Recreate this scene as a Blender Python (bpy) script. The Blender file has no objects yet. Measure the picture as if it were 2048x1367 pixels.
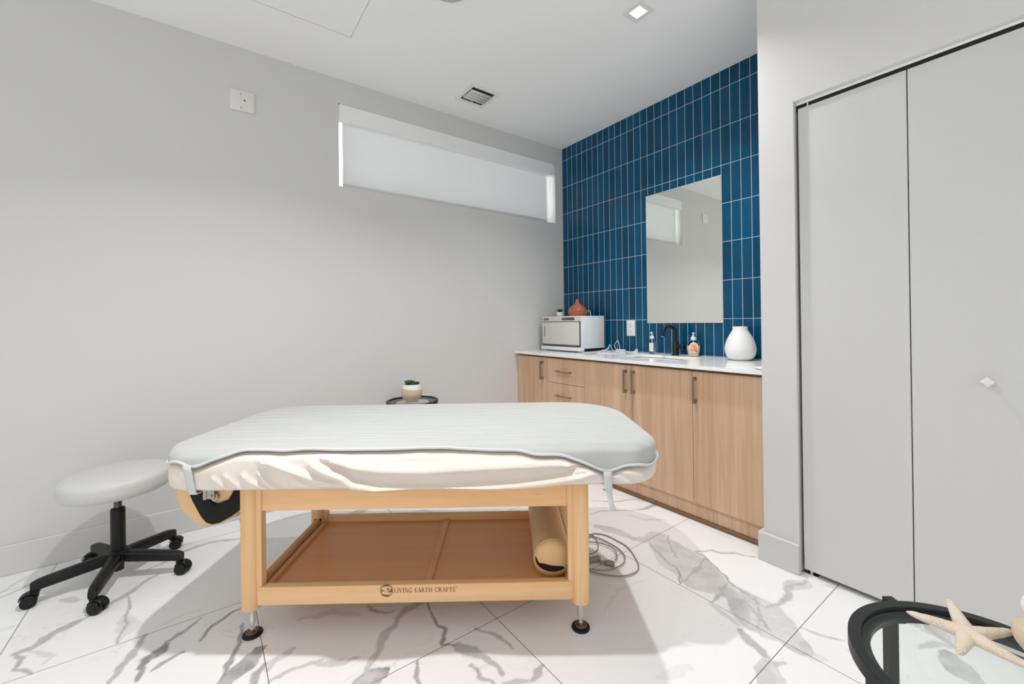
import bpy, bmesh, math, random
import numpy as np
from mathutils import Vector, Matrix, noise as mnoise

S = bpy.context.scene
COL = S.collection
R = math.radians

# ---------------------------------------------------------------- camera, world, lights, exposure
cam_d = bpy.data.cameras.new('camera')
cam = bpy.data.objects.new('camera', cam_d)
COL.objects.link(cam)
rr = Vector((0.80584493, -0.5919955, -0.01246113))
uu = Vector((0.00850622, -0.0094687, 0.99991899))
ff = Vector((0.59206553, 0.80588564, 0.00259466))
m = Matrix((rr, uu, -ff)).transposed().to_4x4()
m.translation = Vector((-2.83353, -2.99920, 1.15934))
cam.matrix_world = m
cam_d.sensor_width = 36.0
cam_d.lens = 835.478 * 36.0 / 2048.0
cam_d.shift_x = -0.17 / 2048.0
cam_d.shift_y = -42.4 / 2048.0
cam_d.clip_start = 0.02
S.camera = cam

WORLD = 1.0
w = bpy.data.worlds.new('sky_and_fill')
S.world = w
w.use_nodes = True
wb = w.node_tree.nodes['Background']
wb.inputs['Color'].default_value = (0.99, 0.995, 1.0, 1)
# the open sky beyond the window side is brighter than the white fill added through the unbuilt sides
wn_ = w.node_tree.nodes
wl_ = w.node_tree.links
tcw = wn_.new('ShaderNodeTexCoord')
sxy = wn_.new('ShaderNodeSeparateXYZ')
wl_.new(tcw.outputs['Generated'], sxy.inputs[0])
mr_ = wn_.new('ShaderNodeMapRange')
mr_.interpolation_type = 'SMOOTHSTEP'
mr_.inputs['From Min'].default_value = 0.15
mr_.inputs['From Max'].default_value = 0.45
mr_.inputs['To Min'].default_value = WORLD
mr_.inputs['To Max'].default_value = WORLD * 3.2
wl_.new(sxy.outputs['Y'], mr_.inputs['Value'])
wl_.new(mr_.outputs[0], wb.inputs['Strength'])

H = 2.841
LIGHT_POS = [(-0.915, -1.585), (-2.63, -1.58)]
LIGHT_W = [14.0, 19.5]
for (lx, ly), p in zip(LIGHT_POS, LIGHT_W):
    ld = bpy.data.lights.new('downlight_lamp', 'AREA')
    ld.shape = 'SQUARE'
    ld.size = 0.06
    ld.energy = p
    ld.color = (1.0, 0.995, 0.99)
    ld.spread = R(125)
    lo = bpy.data.objects.new('downlight_lamp', ld)
    COL.objects.link(lo)
    lo.location = (lx, ly, H - 0.004)

vs = S.view_settings
vs.view_transform = 'Standard'
vs.look = 'None'
vs.gamma = 1.0
vs.use_curve_mapping = False
vs.exposure = 0.0

# ---------------------------------------------------------------- small helpers
def lin(r, g, b):
    f = lambda c: (c / 255 / 12.92) if c / 255 <= 0.04045 else ((c / 255 + 0.055) / 1.055) ** 2.4
    return (f(r), f(g), f(b), 1.0)


class NT:
    """tiny node-tree helper"""
    def __init__(self, name):
        self.m = bpy.data.materials.new(name)
        self.m.use_nodes = True
        self.t = self.m.node_tree
        self.b = self.t.nodes['Principled BSDF']
        self.out = self.t.nodes['Material Output']

    def n(self, typ, **kw):
        nd = self.t.nodes.new(typ)
        for k, v in kw.items():
            if k.startswith('_'):
                setattr(nd, k[1:], v)
            else:
                nd.inputs[k.replace('__', ' ')].default_value = v
        return nd

    def l(self, a, b):
        self.t.links.new(a, b)

    def math(self, op, a, b=None, c=None, clamp=False):
        nd = self.t.nodes.new('ShaderNodeMath')
        nd.operation = op
        nd.use_clamp = clamp
        for i, v in enumerate((a, b, c)):
            if v is None:
                continue
            if isinstance(v, (int, float)):
                nd.inputs[i].default_value = v
            else:
                self.l(v, nd.inputs[i])
        return nd.outputs[0]

    def mix(self, fac, a, b):
        nd = self.t.nodes.new('ShaderNodeMix')
        nd.data_type = 'RGBA'
        for idx, v in ((0, fac), (6, a), (7, b)):
            if isinstance(v, (int, float, tuple)):
                nd.inputs[idx].default_value = v
            else:
                self.l(v, nd.inputs[idx])
        return nd.outputs[2]

    def ramp(self, fac, stops):
        nd = self.t.nodes.new('ShaderNodeValToRGB')
        el = nd.color_ramp.elements
        while len(el) < len(stops):
            el.new(0.5)
        for e, (p, c) in zip(el, stops):
            e.position = p
            e.color = c
        self.l(fac, nd.inputs[0])
        return nd.outputs[0]

    def coord(self, which='Object', scale=(1, 1, 1), rot=(0, 0, 0)):
        tc = self.t.nodes.new('ShaderNodeTexCoord')
        mp = self.t.nodes.new('ShaderNodeMapping')
        mp.inputs['Scale'].default_value = scale
        mp.inputs['Rotation'].default_value = rot
        self.l(tc.outputs[which], mp.inputs['Vector'])
        return mp.outputs[0]

    def noise(self, vec, scale, detail=3.0, rough=0.5, dist=0.0):
        nd = self.n('ShaderNodeTexNoise', Scale=scale, Detail=detail, Roughness=rough, Distortion=dist)
        self.l(vec, nd.inputs['Vector'])
        return nd.outputs['Fac']

    def bump(self, height, strength, dist=0.01):
        nd = self.n('ShaderNodeBump', Strength=strength, Distance=dist)
        self.l(height, nd.inputs['Height'])
        self.l(nd.outputs[0], self.b.inputs['Normal'])

    def base(self, c):
        if isinstance(c, tuple):
            self.b.inputs['Base Color'].default_value = c
        else:
            self.l(c, self.b.inputs['Base Color'])

    def set(self, **kw):
        for k, v in kw.items():
            self.b.inputs[k.replace('_', ' ')].default_value = v
        return self


def plain(name, col, rough=0.5, metal=0.0, var=0.03, nscale=40.0, bump=0.0, spec=0.5):
    """a procedural material: colour with a faint noise variation and optional bump"""
    t = NT(name)
    v = t.coord()
    f = t.noise(v, nscale, 3)
    a = tuple(max(0, c * (1 - var)) for c in col[:3]) + (1,)
    b = tuple(min(1, c * (1 + var)) for c in col[:3]) + (1,)
    t.base(t.mix(f, a, b))
    t.set(Roughness=rough, Metallic=metal)
    t.b.inputs['Specular IOR Level'].default_value = spec
    if bump:
        t.bump(f, bump)
    return t.m


def wood(name, light, dark, axis, streak=14.0, knots=0.0, rough=0.42, contrast=1.0):
    """long-grain wood; axis = index of the grain direction in local coordinates"""
    t = NT(name)
    sc = [streak, streak, streak]
    sc[axis] = streak * 0.045
    v = t.coord(scale=tuple(sc))
    n1 = t.noise(v, 1.0, 6, 0.6, 0.6)
    sc2 = [streak * 6] * 3
    sc2[axis] = streak * 0.25
    v2 = t.coord(scale=tuple(sc2))
    n2 = t.noise(v2, 1.0, 4, 0.6)
    f = t.math('ADD', t.math('MULTIPLY', n1, 0.7), t.math('MULTIPLY', n2, 0.3))
    f = t.math('MULTIPLY_ADD', t.math('SUBTRACT', f, 0.5), 2.4 * contrast, 0.5, clamp=True)
    col = t.mix(f, light, dark)
    if knots:
        sc3 = [streak * 14] * 3
        sc3[axis] = streak * 1.6
        n3 = t.noise(t.coord(scale=tuple(sc3)), 1.0, 2, 0.4)
        k = t.math('MULTIPLY', t.math('SUBTRACT', n3, 0.725, clamp=True), 7.0 * knots, clamp=True)
        col = t.mix(k, col, tuple(c * 0.55 for c in dark[:3]) + (1,))
    t.base(col)
    t.set(Roughness=rough)
    t.b.inputs['Specular IOR Level'].default_value = 0.35
    t.bump(n2, 0.05, 0.002)
    return t.m


def glass(name, col, rough=0.0, ior=1.45):
    t = NT(name)
    f = t.noise(t.coord(), 6.0, 2)
    t.base(t.mix(f, col, tuple(min(1, c * 1.01) for c in col[:3]) + (1,)))
    t.set(Roughness=rough, IOR=ior)
    t.b.inputs['Transmission Weight'].default_value = 1.0
    return t.m


class G:
    """collects shapes in one bmesh and links them as ONE mesh object"""
    def __init__(self):
        self.bm = bmesh.new()

    def _merge(self, b2, mat=None, M=None):
        if M is not None:
            bmesh.ops.transform(b2, matrix=M, verts=b2.verts)
        me = bpy.data.meshes.new('tmp')
        if mat is not None:
            for f in b2.faces:
                f.material_index = mat
        b2.to_mesh(me)
        b2.free()
        self.bm.from_mesh(me)
        bpy.data.meshes.remove(me)
        return self

    def box(self, x0, x1, y0, y1, z0, z1, bev=0.0, seg=2, mat=None, M=None):
        b = bmesh.new()
        bmesh.ops.create_cube(b, size=1.0)
        for v in b.verts:
            v.co = Vector(((x0 + x1) / 2 + v.co.x * (x1 - x0), (y0 + y1) / 2 + v.co.y * (y1 - y0), (z0 + z1) / 2 + v.co.z * (z1 - z0)))
        if bev > 0:
            bev = min(bev, 0.49 * min(abs(x1 - x0), abs(y1 - y0), abs(z1 - z0)))
            bmesh.ops.bevel(b, geom=b.edges[:], offset=bev, segments=seg, profile=0.5, affect='EDGES')
        return self._merge(b, mat, M)

    def prism(self, pts, z0, z1, bev=0.0, seg=2, mat=None, M=None):
        """polygon in xy, extruded z0..z1"""
        b = bmesh.new()
        lo = [b.verts.new((p[0], p[1], z0)) for p in pts]
        hi = [b.verts.new((p[0], p[1], z1)) for p in pts]
        b.faces.new(lo[::-1])
        b.faces.new(hi)
        n = len(pts)
        for i in range(n):
            b.faces.new((lo[i], lo[(i + 1) % n], hi[(i + 1) % n], hi[i]))
        bmesh.ops.recalc_face_normals(b, faces=b.faces)
        if bev > 0:
            ed = [e for e in b.edges if abs(e.verts[0].co.z - e.verts[1].co.z) < 1e-6]
            bmesh.ops.bevel(b, geom=ed, offset=bev, segments=seg, profile=0.5, affect='EDGES')
        return self._merge(b, mat, M)

    def lathe(self, prof, n=40, M=None, mat=None, cap=True):
        """profile [(radius, z)...] about the local z axis"""
        b = bmesh.new()
        rings = []
        for r_, z_ in prof:
            if r_ < 1e-5:
                rings.append([b.verts.new((0, 0, z_))])
            else:
                rings.append([b.verts.new((r_ * math.cos(2 * math.pi * k / n), r_ * math.sin(2 * math.pi * k / n), z_)) for k in range(n)])
        for A, B in zip(rings, rings[1:]):
            if len(A) == 1 and len(B) == 1:
                continue
            for k in range(n):
                k2 = (k + 1) % n
                if len(A) == 1:
                    b.faces.new((A[0], B[k2], B[k]))
                elif len(B) == 1:
                    b.faces.new((A[k], A[k2], B[0]))
                else:
                    b.faces.new((A[k], A[k2], B[k2], B[k]))
        if cap:
            for rg, rev in ((rings[0], True), (rings[-1], False)):
                if len(rg) > 1:
                    b.faces.new(rg[::-1] if rev else rg)
        bmesh.ops.recalc_face_normals(b, faces=b.faces)
        return self._merge(b, mat, M)

    def cyl(self, p, q, r, n=20, mat=None, bev=0.0):
        p, q = Vector(p), Vector(q)
        L = (q - p).length
        M = Matrix.Translation(p) @ (q - p).to_track_quat('Z', 'Y').to_matrix().to_4x4()
        prof = [(0, 0), (r, 0), (r, L), (0, L)] if not bev else [(0, 0), (r - bev, 0), (r - bev * .3, bev * .3), (r, bev), (r, L - bev), (r - bev * .3, L - bev * .3), (r - bev, L), (0, L)]
        return self.lathe(prof, n, M, mat)

    def tube(self, pts, r, n=8, mat=None, sub=6, flat=1.0):
        """smooth tube through points (Catmull-Rom); r number or list"""
        P = [Vector(p) for p in pts]
        Q, T = [], []
        for i in range(len(P) - 1):
            p0, p1, p2, p3 = P[max(i - 1, 0)], P[i], P[i + 1], P[min(i + 2, len(P) - 1)]
            for s in range(sub):
                t = s / sub
                Q.append(0.5 * ((2 * p1) + (p2 - p0) * t + (2 * p0 - 5 * p1 + 4 * p2 - p3) * t * t + (3 * p1 - p0 - 3 * p2 + p3) * t ** 3))
                T.append(i + t)
        Q.append(P[-1])
        T.append(len(P) - 1)
        b = bmesh.new()
        rings = []
        up = None
        for i, q in enumerate(Q):
            d = (Q[min(i + 1, len(Q) - 1)] - Q[max(i - 1, 0)]).normalized()
            if up is None:
                up = Vector((0, 0, 1)) if abs(d.z) < 0.9 else Vector((1, 0, 0))
            x = d.cross(up).normalized()
            up = x.cross(d).normalized()
            if isinstance(r, (int, float)):
                ra = r
            else:
                k = min(int(T[i]), len(r) - 2)
                ra = r[k] + (r[k + 1] - r[k]) * (T[i] - k)
            rings.append([b.verts.new(q + (x * math.cos(a) + up * math.sin(a) * flat) * ra) for a in (2 * math.pi * j / n for j in range(n))])
        for A, B in zip(rings, rings[1:]):
            for j in range(n):
                b.faces.new((A[j], A[(j + 1) % n], B[(j + 1) % n], B[j]))
        b.faces.new(rings[0][::-1])
        b.faces.new(rings[-1])
        bmesh.ops.recalc_face_normals(b, faces=b.faces)
        return self._merge(b, mat)

    def grid(self, rows, closed=False, mat=None):
        """rows of points -> quads"""
        b = bmesh.new()
        V = [[b.verts.new(p) for p in row] for row in rows]
        for A, B in zip(V, V[1:]):
            n = len(A)
            for j in range(n if closed else n - 1):
                b.faces.new((A[j], A[(j + 1) % n], B[(j + 1) % n], B[j]))
        return self._merge(b, mat)

    def obj(self, name, mats, parent=None, smooth=35.0, loc=None, merge=False):
        if merge:
            bmesh.ops.remove_doubles(self.bm, verts=self.bm.verts, dist=1e-5)
        me = bpy.data.meshes.new(name)
        self.bm.to_mesh(me)
        self.bm.free()
        for mt in (mats if isinstance(mats, (list, tuple)) else [mats]):
            me.materials.append(mt)
        if smooth:
            me.polygons.foreach_set('use_smooth', [True] * len(me.polygons))
            me.set_sharp_from_angle(angle=R(smooth))
        o = bpy.data.objects.new(name, me)
        COL.objects.link(o)
        if parent:
            o.parent = parent
        if loc is not None:
            o.location = loc
        return o


def tag(o, label, cat, group=None):
    o['label'] = label
    o['category'] = cat
    if group:
        o['group'] = group
    return o


def thing(name, label, cat, loc=(0, 0, 0), rz=0.0, group=None):
    o = bpy.data.objects.new(name, None)
    o.empty_display_size = 0.1
    COL.objects.link(o)
    o.location = loc
    o.rotation_euler = (0, 0, rz)
    return tag(o, label, cat, group)


def struct(o):
    o['kind'] = 'structure'
    return o


def plabel(o, text):
    o['label'] = text
    return o


def copy_tree(o, parent=None):
    c = o.copy()
    COL.objects.link(c)
    if parent:
        c.parent = parent
    for ch in list(o.children):
        copy_tree(ch, c)
    return c


# ---------------------------------------------------------------- materials
def wall_mat(name, col):
    t = NT(name)
    v = t.coord()
    f = t.noise(v, 260.0, 2)
    g = t.noise(v, 1.6, 3)
    a = tuple(c * 0.985 for c in col[:3]) + (1,)
    t.base(t.mix(g, a, col))
    t.set(Roughness=0.85)
    t.b.inputs['Specular IOR Level'].default_value = 0.2
    t.bump(f, 0.06, 0.003)
    return t.m


MAT = {}
MAT['wall'] = wall_mat('wall_paint', (0.665, 0.66, 0.647, 1))
MAT['ceiling'] = wall_mat('ceiling_paint', (0.94, 0.94, 0.93, 1))
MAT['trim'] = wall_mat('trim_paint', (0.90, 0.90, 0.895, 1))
MAT['door'] = wall_mat('door_paint', (0.625, 0.623, 0.608, 1))
MAT['white_plastic'] = plain('white_plastic', (0.82, 0.82, 0.80, 1), 0.35)
MAT['ivory_plastic'] = plain('ivory_plastic', (0.78, 0.75, 0.71, 1), 0.4)
MAT['black_plastic'] = plain('black_plastic', (0.009, 0.009, 0.009, 1), 0.42, bump=0.1, nscale=300, spec=0.28)
MAT['black_metal'] = plain('black_metal', (0.013, 0.015, 0.015, 1), 0.38, bump=0.08, nscale=400, spec=0.3)
MAT['dark'] = plain('dark_gap', (0.012, 0.011, 0.010, 1), 0.8)
MAT['chrome'] = plain('chrome', (0.75, 0.75, 0.74, 1), 0.18, 1.0)
MAT['steel'] = plain('brushed_steel', (0.40, 0.38, 0.35, 1), 0.38, 0.9)
MAT['bronze'] = plain('bronze_metal', (0.26, 0.19, 0.135, 1), 0.4, 0.4)
MAT['oak'] = wood('oak_veneer', lin(232, 199, 168), lin(190, 151, 120), 2, 11.0, contrast=1.1)
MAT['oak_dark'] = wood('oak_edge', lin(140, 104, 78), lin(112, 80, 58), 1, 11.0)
MAT['maple_u'] = wood('maple_rail', lin(243, 202, 155), lin(226, 175, 120), 0, 9.0, knots=0.9)
MAT['maple_v'] = wood('maple_cross_rail', lin(230, 190, 146), lin(212, 164, 116), 1, 9.0)
MAT['maple_z'] = wood('maple_leg', lin(245, 207, 161), lin(224, 174, 121), 2, 10.0, contrast=1.2)
MAT['shelf'] = wood('shelf_plywood', lin(238, 180, 128), lin(218, 158, 106), 0, 7.0, contrast=0.7)
MAT['tan_vinyl'] = plain('tan_vinyl', lin(226, 186, 134), 0.5, bump=0.12, nscale=220)
MAT['velcro'] = plain('velcro', (0.008, 0.008, 0.008, 1), 0.95, bump=0.3, nscale=500)
MAT['stool_vinyl'] = plain('stool_vinyl', (0.59, 0.588, 0.57, 1), 0.5, bump=0.08, nscale=260)
MAT['quartz'] = plain('white_quartz', (0.93, 0.93, 0.93, 1), 0.12, var=0.015, nscale=5, spec=0.35)
MAT['porcelain'] = plain('white_porcelain', (0.88, 0.88, 0.87, 1), 0.12, var=0.01)
MAT['white_ceramic'] = plain('white_ceramic', (0.84, 0.83, 0.81, 1), 0.45, var=0.02)
MAT['beige_ceramic'] = plain('beige_ceramic', lin(206, 188, 164), 0.8, var=0.10, nscale=160, bump=0.2)
MAT['terracotta'] = wood('terracotta_wood', lin(205, 122, 90), lin(150, 82, 56), 0, 30.0, contrast=1.0)
MAT['leaf'] = plain('succulent_leaf', lin(46, 92, 48), 0.4, var=0.35, nscale=24)
MAT['leaf_dark'] = plain('dark_leaf', lin(50, 66, 52), 0.5, var=0.4, nscale=60)
MAT['warmer_face'] = plain('warmer_front', lin(214, 212, 204), 0.4)
MAT['warmer_body'] = plain('warmer_shell', lin(226, 229, 231), 0.35)
MAT['cable_grey'] = plain('grey_cable', lin(150, 142, 130), 0.5)
MAT['cable_white'] = plain('white_cable', lin(225, 228, 232), 0.45)
t = NT('starfish_skin')
vor = t.n('ShaderNodeTexVoronoi', Scale=330.0)
t.l(t.coord(), vor.inputs['Vector'])
pit = t.math('SUBTRACT', 1.0, t.math('MULTIPLY', vor.outputs['Distance'], 2.6), clamp=True)
where = t.math('MULTIPLY', t.math('SUBTRACT', t.noise(t.coord(), 45.0, 2), 0.42, clamp=True), 5.0, clamp=True)
pit = t.math('MULTIPLY', pit, where)
t.base(t.mix(pit, t.mix(t.noise(t.coord(), 30.0, 3), lin(226, 212, 194), lin(204, 188, 168)), lin(150, 118, 92)))
t.set(Roughness=0.85)
t.bump(t.math('SUBTRACT', 1.0, pit), 0.35, 0.002)
MAT['starfish'] = t.m
MAT['ink'] = plain('dark_brown_ink', lin(72, 44, 26), 0.7)
def thin_glass(name, tint):
    t = NT(name)
    tr = t.n('ShaderNodeBsdfTransparent')
    t.l(t.mix(t.noise(t.coord(), 5.0), tint, tuple(min(1, c * 1.005) for c in tint[:3]) + (1,)), tr.inputs['Color'])
    gl = t.n('ShaderNodeBsdfGlossy', Roughness=0.0)
    fr = t.n('ShaderNodeFresnel', IOR=1.38)
    mx = t.n('ShaderNodeMixShader')
    ge = t.n('ShaderNodeNewGeometry')
    t.l(t.math('MULTIPLY', fr.outputs[0], t.math('SUBTRACT', 1.0, ge.outputs['Backfacing'])), mx.inputs[0])
    t.l(tr.outputs[0], mx.inputs[1])
    t.l(gl.outputs[0], mx.inputs[2])
    t.l(mx.outputs[0], t.out.inputs['Surface'])
    return t.m


MAT['glass'] = thin_glass('clear_glass', (0.965, 0.985, 0.975, 1))
MAT['clear_plastic'] = glass('clear_plastic', (0.96, 0.98, 0.99, 1), 0.03, 1.2)
MAT['soap'] = plain('cream_soap', lin(246, 226, 198), 0.3, var=0.02)
MAT['orange'] = plain('orange_label', lin(232, 142, 96), 0.5, var=0.15, nscale=120)
MAT['red'] = plain('red_label', lin(196, 52, 40), 0.5)

t = NT('mirror_silver')
t.base(t.mix(t.noise(t.coord(), 3.0), (0.90, 0.93, 0.88, 1), (0.905, 0.935, 0.885, 1)))
t.set(Roughness=0.0, Metallic=1.0)
MAT['mirror'] = t.m

t = NT('lamp_glow')
t.b.inputs['Emission Color'].default_value = (1, 0.98, 0.95, 1)
t.b.inputs['Emission Strength'].default_value = 12.0
t.base(t.mix(t.noise(t.coord(), 4.0), (0.9, 0.9, 0.9, 1), (0.92, 0.92, 0.92, 1)))
MAT['glow'] = t.m

# cloths
def cloth(name, a, b, weave=900.0, strength=0.12, ribs=None):
    t = NT(name)
    v = t.coord()
    f = t.noise(v, weave, 2)
    t.base(t.mix(t.noise(v, 5.0, 3), a, b))
    t.set(Roughness=0.9)
    t.b.inputs['Specular IOR Level'].default_value = 0.15
    t.b.inputs['Sheen Weight'].default_value = 0.15
    h = f
    if ribs:
        wv = t.n('ShaderNodeTexWave', Scale=ribs, Distortion=2.2, Detail=2.0)
        wv.inputs['Detail Scale'].default_value = 0.5
        wv.bands_direction = 'Y'
        t.l(t.coord(scale=(0.25, 1, 1)), wv.inputs['Vector'])
        h = t.math('ADD', t.math('MULTIPLY', f, 0.15), wv.outputs['Fac'])
    t.bump(h, strength, 0.004)
    return t.m

MAT['sheet'] = cloth('cream_cotton', (0.78, 0.70, 0.635, 1), (0.75, 0.67, 0.605, 1), 1400, 0.05)
MAT['blanket'] = cloth('white_fleece', (0.495, 0.503, 0.485, 1), (0.475, 0.483, 0.465, 1), 500, 0.5, ribs=9.0)
MAT['hem'] = cloth('white_binding', (0.64, 0.645, 0.635, 1), (0.62, 0.625, 0.615, 1), 700, 0.1)
MAT['shade'] = cloth('roller_fabric', (0.80, 0.80, 0.80, 1), (0.78, 0.78, 0.78, 1), 600, 0.03)
_t = MAT['shade'].node_tree
_tr = _t.nodes.new('ShaderNodeBsdfTranslucent')
_tr.inputs['Color'].default_value = (0.85, 0.86, 0.87, 1)
_mx = _t.nodes.new('ShaderNodeMixShader')
_mx.inputs[0].default_value = 0.075
_t.links.new(_t.nodes['Principled BSDF'].outputs[0], _mx.inputs[1])
_t.links.new(_tr.outputs[0], _mx.inputs[2])
_t.links.new(_mx.outputs[0], _t.nodes['Material Output'].inputs[0])

# blue wall tile with pale grout, laid in straight columns: pitch .0648 x .26 m
t = NT('blue_tile')
tc = t.n('ShaderNodeTexCoord')
sep = t.n('ShaderNodeSeparateXYZ')
t.l(tc.outputs['Object'], sep.inputs[0])
u_ = t.math('DIVIDE', t.math('ADD', sep.outputs['Y'], 0.0712 - 10 * 0.0), 0.0648)
v_ = t.math('DIVIDE', t.math('SUBTRACT', sep.outputs['Z'], 0.9035), 0.2598)
fu = t.math('FRACT', t.math('ADD', u_, 60.0))
fv = t.math('FRACT', t.math('ADD', v_, 20.0))
du = t.math('MULTIPLY', t.math('MINIMUM', fu, t.math('SUBTRACT', 1.0, fu)), 0.0648)
dv = t.math('MULTIPLY', t.math('MINIMUM', fv, t.math('SUBTRACT', 1.0, fv)), 0.2598)
dd = t.math('MINIMUM', du, dv)
face = t.math('MULTIPLY', t.math('SUBTRACT', dd, 0.0014), 2200.0, clamp=True)
idv = t.n('ShaderNodeCombineXYZ')
t.l(t.math('FLOOR', t.math('ADD', u_, 60.0)), idv.inputs[0])
t.l(t.math('FLOOR', t.math('ADD', v_, 20.0)), idv.inputs[1])
wn = t.n('ShaderNodeTexWhiteNoise', _noise_dimensions='3D')
t.l(idv.outputs[0], wn.inputs['Vector'])
cloud = t.noise(tc.outputs['Object'], 9.0, 3)
fmix = t.math('ADD', t.math('MULTIPLY', wn.outputs['Value'], 0.5), t.math('MULTIPLY', cloud, 0.5))
tilec = t.mix(fmix, lin(3, 57, 85), lin(5, 86, 122))
t.base(t.mix(face, lin(186, 203, 214), tilec))
rg = t.math('SUBTRACT', 0.75, t.math('MULTIPLY', face, 0.65))
t.l(rg, t.b.inputs['Roughness'])
t.b.inputs['Specular IOR Level'].default_value = 0.28
wave_h = t.noise(tc.outputs['Object'], 14.0, 2)
edge = t.math('MULTIPLY', t.math('SUBTRACT', dd, 0.001), 350.0, clamp=True)
t.bump(t.math('ADD', t.math('MULTIPLY', edge, 0.6), t.math('MULTIPLY', wave_h, 0.5)), 0.22, 0.004)
MAT['tile'] = t.m

# marble floor: 0.7535 x 0.73 m slabs, painted veins from the mesh attribute plus fine procedural ones
t = NT('marble_slabs')
tc = t.n('ShaderNodeTexCoord')
sep = t.n('ShaderNodeSeparateXYZ')
t.l(tc.outputs['Object'], sep.inputs[0])
fx = t.math('FRACT', t.math('ADD', t.math('DIVIDE', t.math('ADD', sep.outputs['X'], 1.17), 0.7535), 40.0))
fy = t.math('FRACT', t.math('ADD', t.math('DIVIDE', t.math('ADD', sep.outputs['Y'], 0.905), 0.73), 40.0))
dx = t.math('MULTIPLY', t.math('MINIMUM', fx, t.math('SUBTRACT', 1.0, fx)), 0.7535)
dy = t.math('MULTIPLY', t.math('MINIMUM', fy, t.math('SUBTRACT', 1.0, fy)), 0.73)
joint = t.math('SUBTRACT', 1.0, t.math('MULTIPLY', t.math('SUBTRACT', t.math('MINIMUM', dx, dy), 0.0009), 1500.0, clamp=True))
at_ = t.n('ShaderNodeAttribute')
at_.attribute_name = 'vein'
fine = t.noise(tc.outputs['Object'], 55.0, 5, 0.65)
v0 = t.math('MULTIPLY', at_.outputs['Fac'], t.math('MULTIPLY_ADD', fine, 0.9, 0.55))
cl = t.noise(tc.outputs['Object'], 2.6, 5, 0.6, 0.8)
vo = t.noise(t.coord('Object', (1.0, 1.7, 1), (0, 0, 0.7)), 2.2, 7, 0.62, 1.2)
thin = t.math('SUBTRACT', 1.0, t.math('MULTIPLY', t.math('ABSOLUTE', t.math('SUBTRACT', vo, 0.5)), 60.0), clamp=True)
thin = t.math('MULTIPLY', thin, t.math('MULTIPLY', t.math('SUBTRACT', cl, 0.5, clamp=True), 1.2))
base = t.mix(cl, (0.84, 0.84, 0.845, 1), (0.90, 0.90, 0.90, 1))
c1 = t.mix(t.math('MINIMUM', t.math('ADD', v0, thin), 0.95), base, (0.165, 0.165, 0.17, 1))
t.base(t.mix(joint, c1, (0.12, 0.12, 0.12, 1)))
t.set(Roughness=0.32)
t.b.inputs['Specular IOR Level'].default_value = 0.3
MAT['marble'] = t.m

# ================================================================ the room
# floor: one mesh, finer where the camera looks so that the vein pattern of the slabs is crisp
xs = np.concatenate([np.linspace(-6.5, -3.8, 8), np.arange(-3.75, -0.46, 0.0046), np.linspace(-0.4, 0.3, 4)])
ys = np.concatenate([np.linspace(-5.5, -2.9, 8), np.arange(-2.85, 0.02, 0.0046), np.linspace(0.1, 0.3, 3)])


def vnoise(X, Y, s, seed):
    """value noise on a lattice of spacing s"""
    rng = np.random.RandomState(seed)
    L = rng.rand(256, 256)
    x, y = X / s + 100, Y / s + 100
    i, j = np.floor(x).astype(int), np.floor(y).astype(int)
    a, b = x - i, y - j
    a, b = a * a * (3 - 2 * a), b * b * (3 - 2 * b)
    i, j = i % 255, j % 255
    return (L[i, j] * (1 - a) + L[i + 1, j] * a) * (1 - b) + (L[i, j + 1] * (1 - a) + L[i + 1, j + 1] * a) * b


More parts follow.
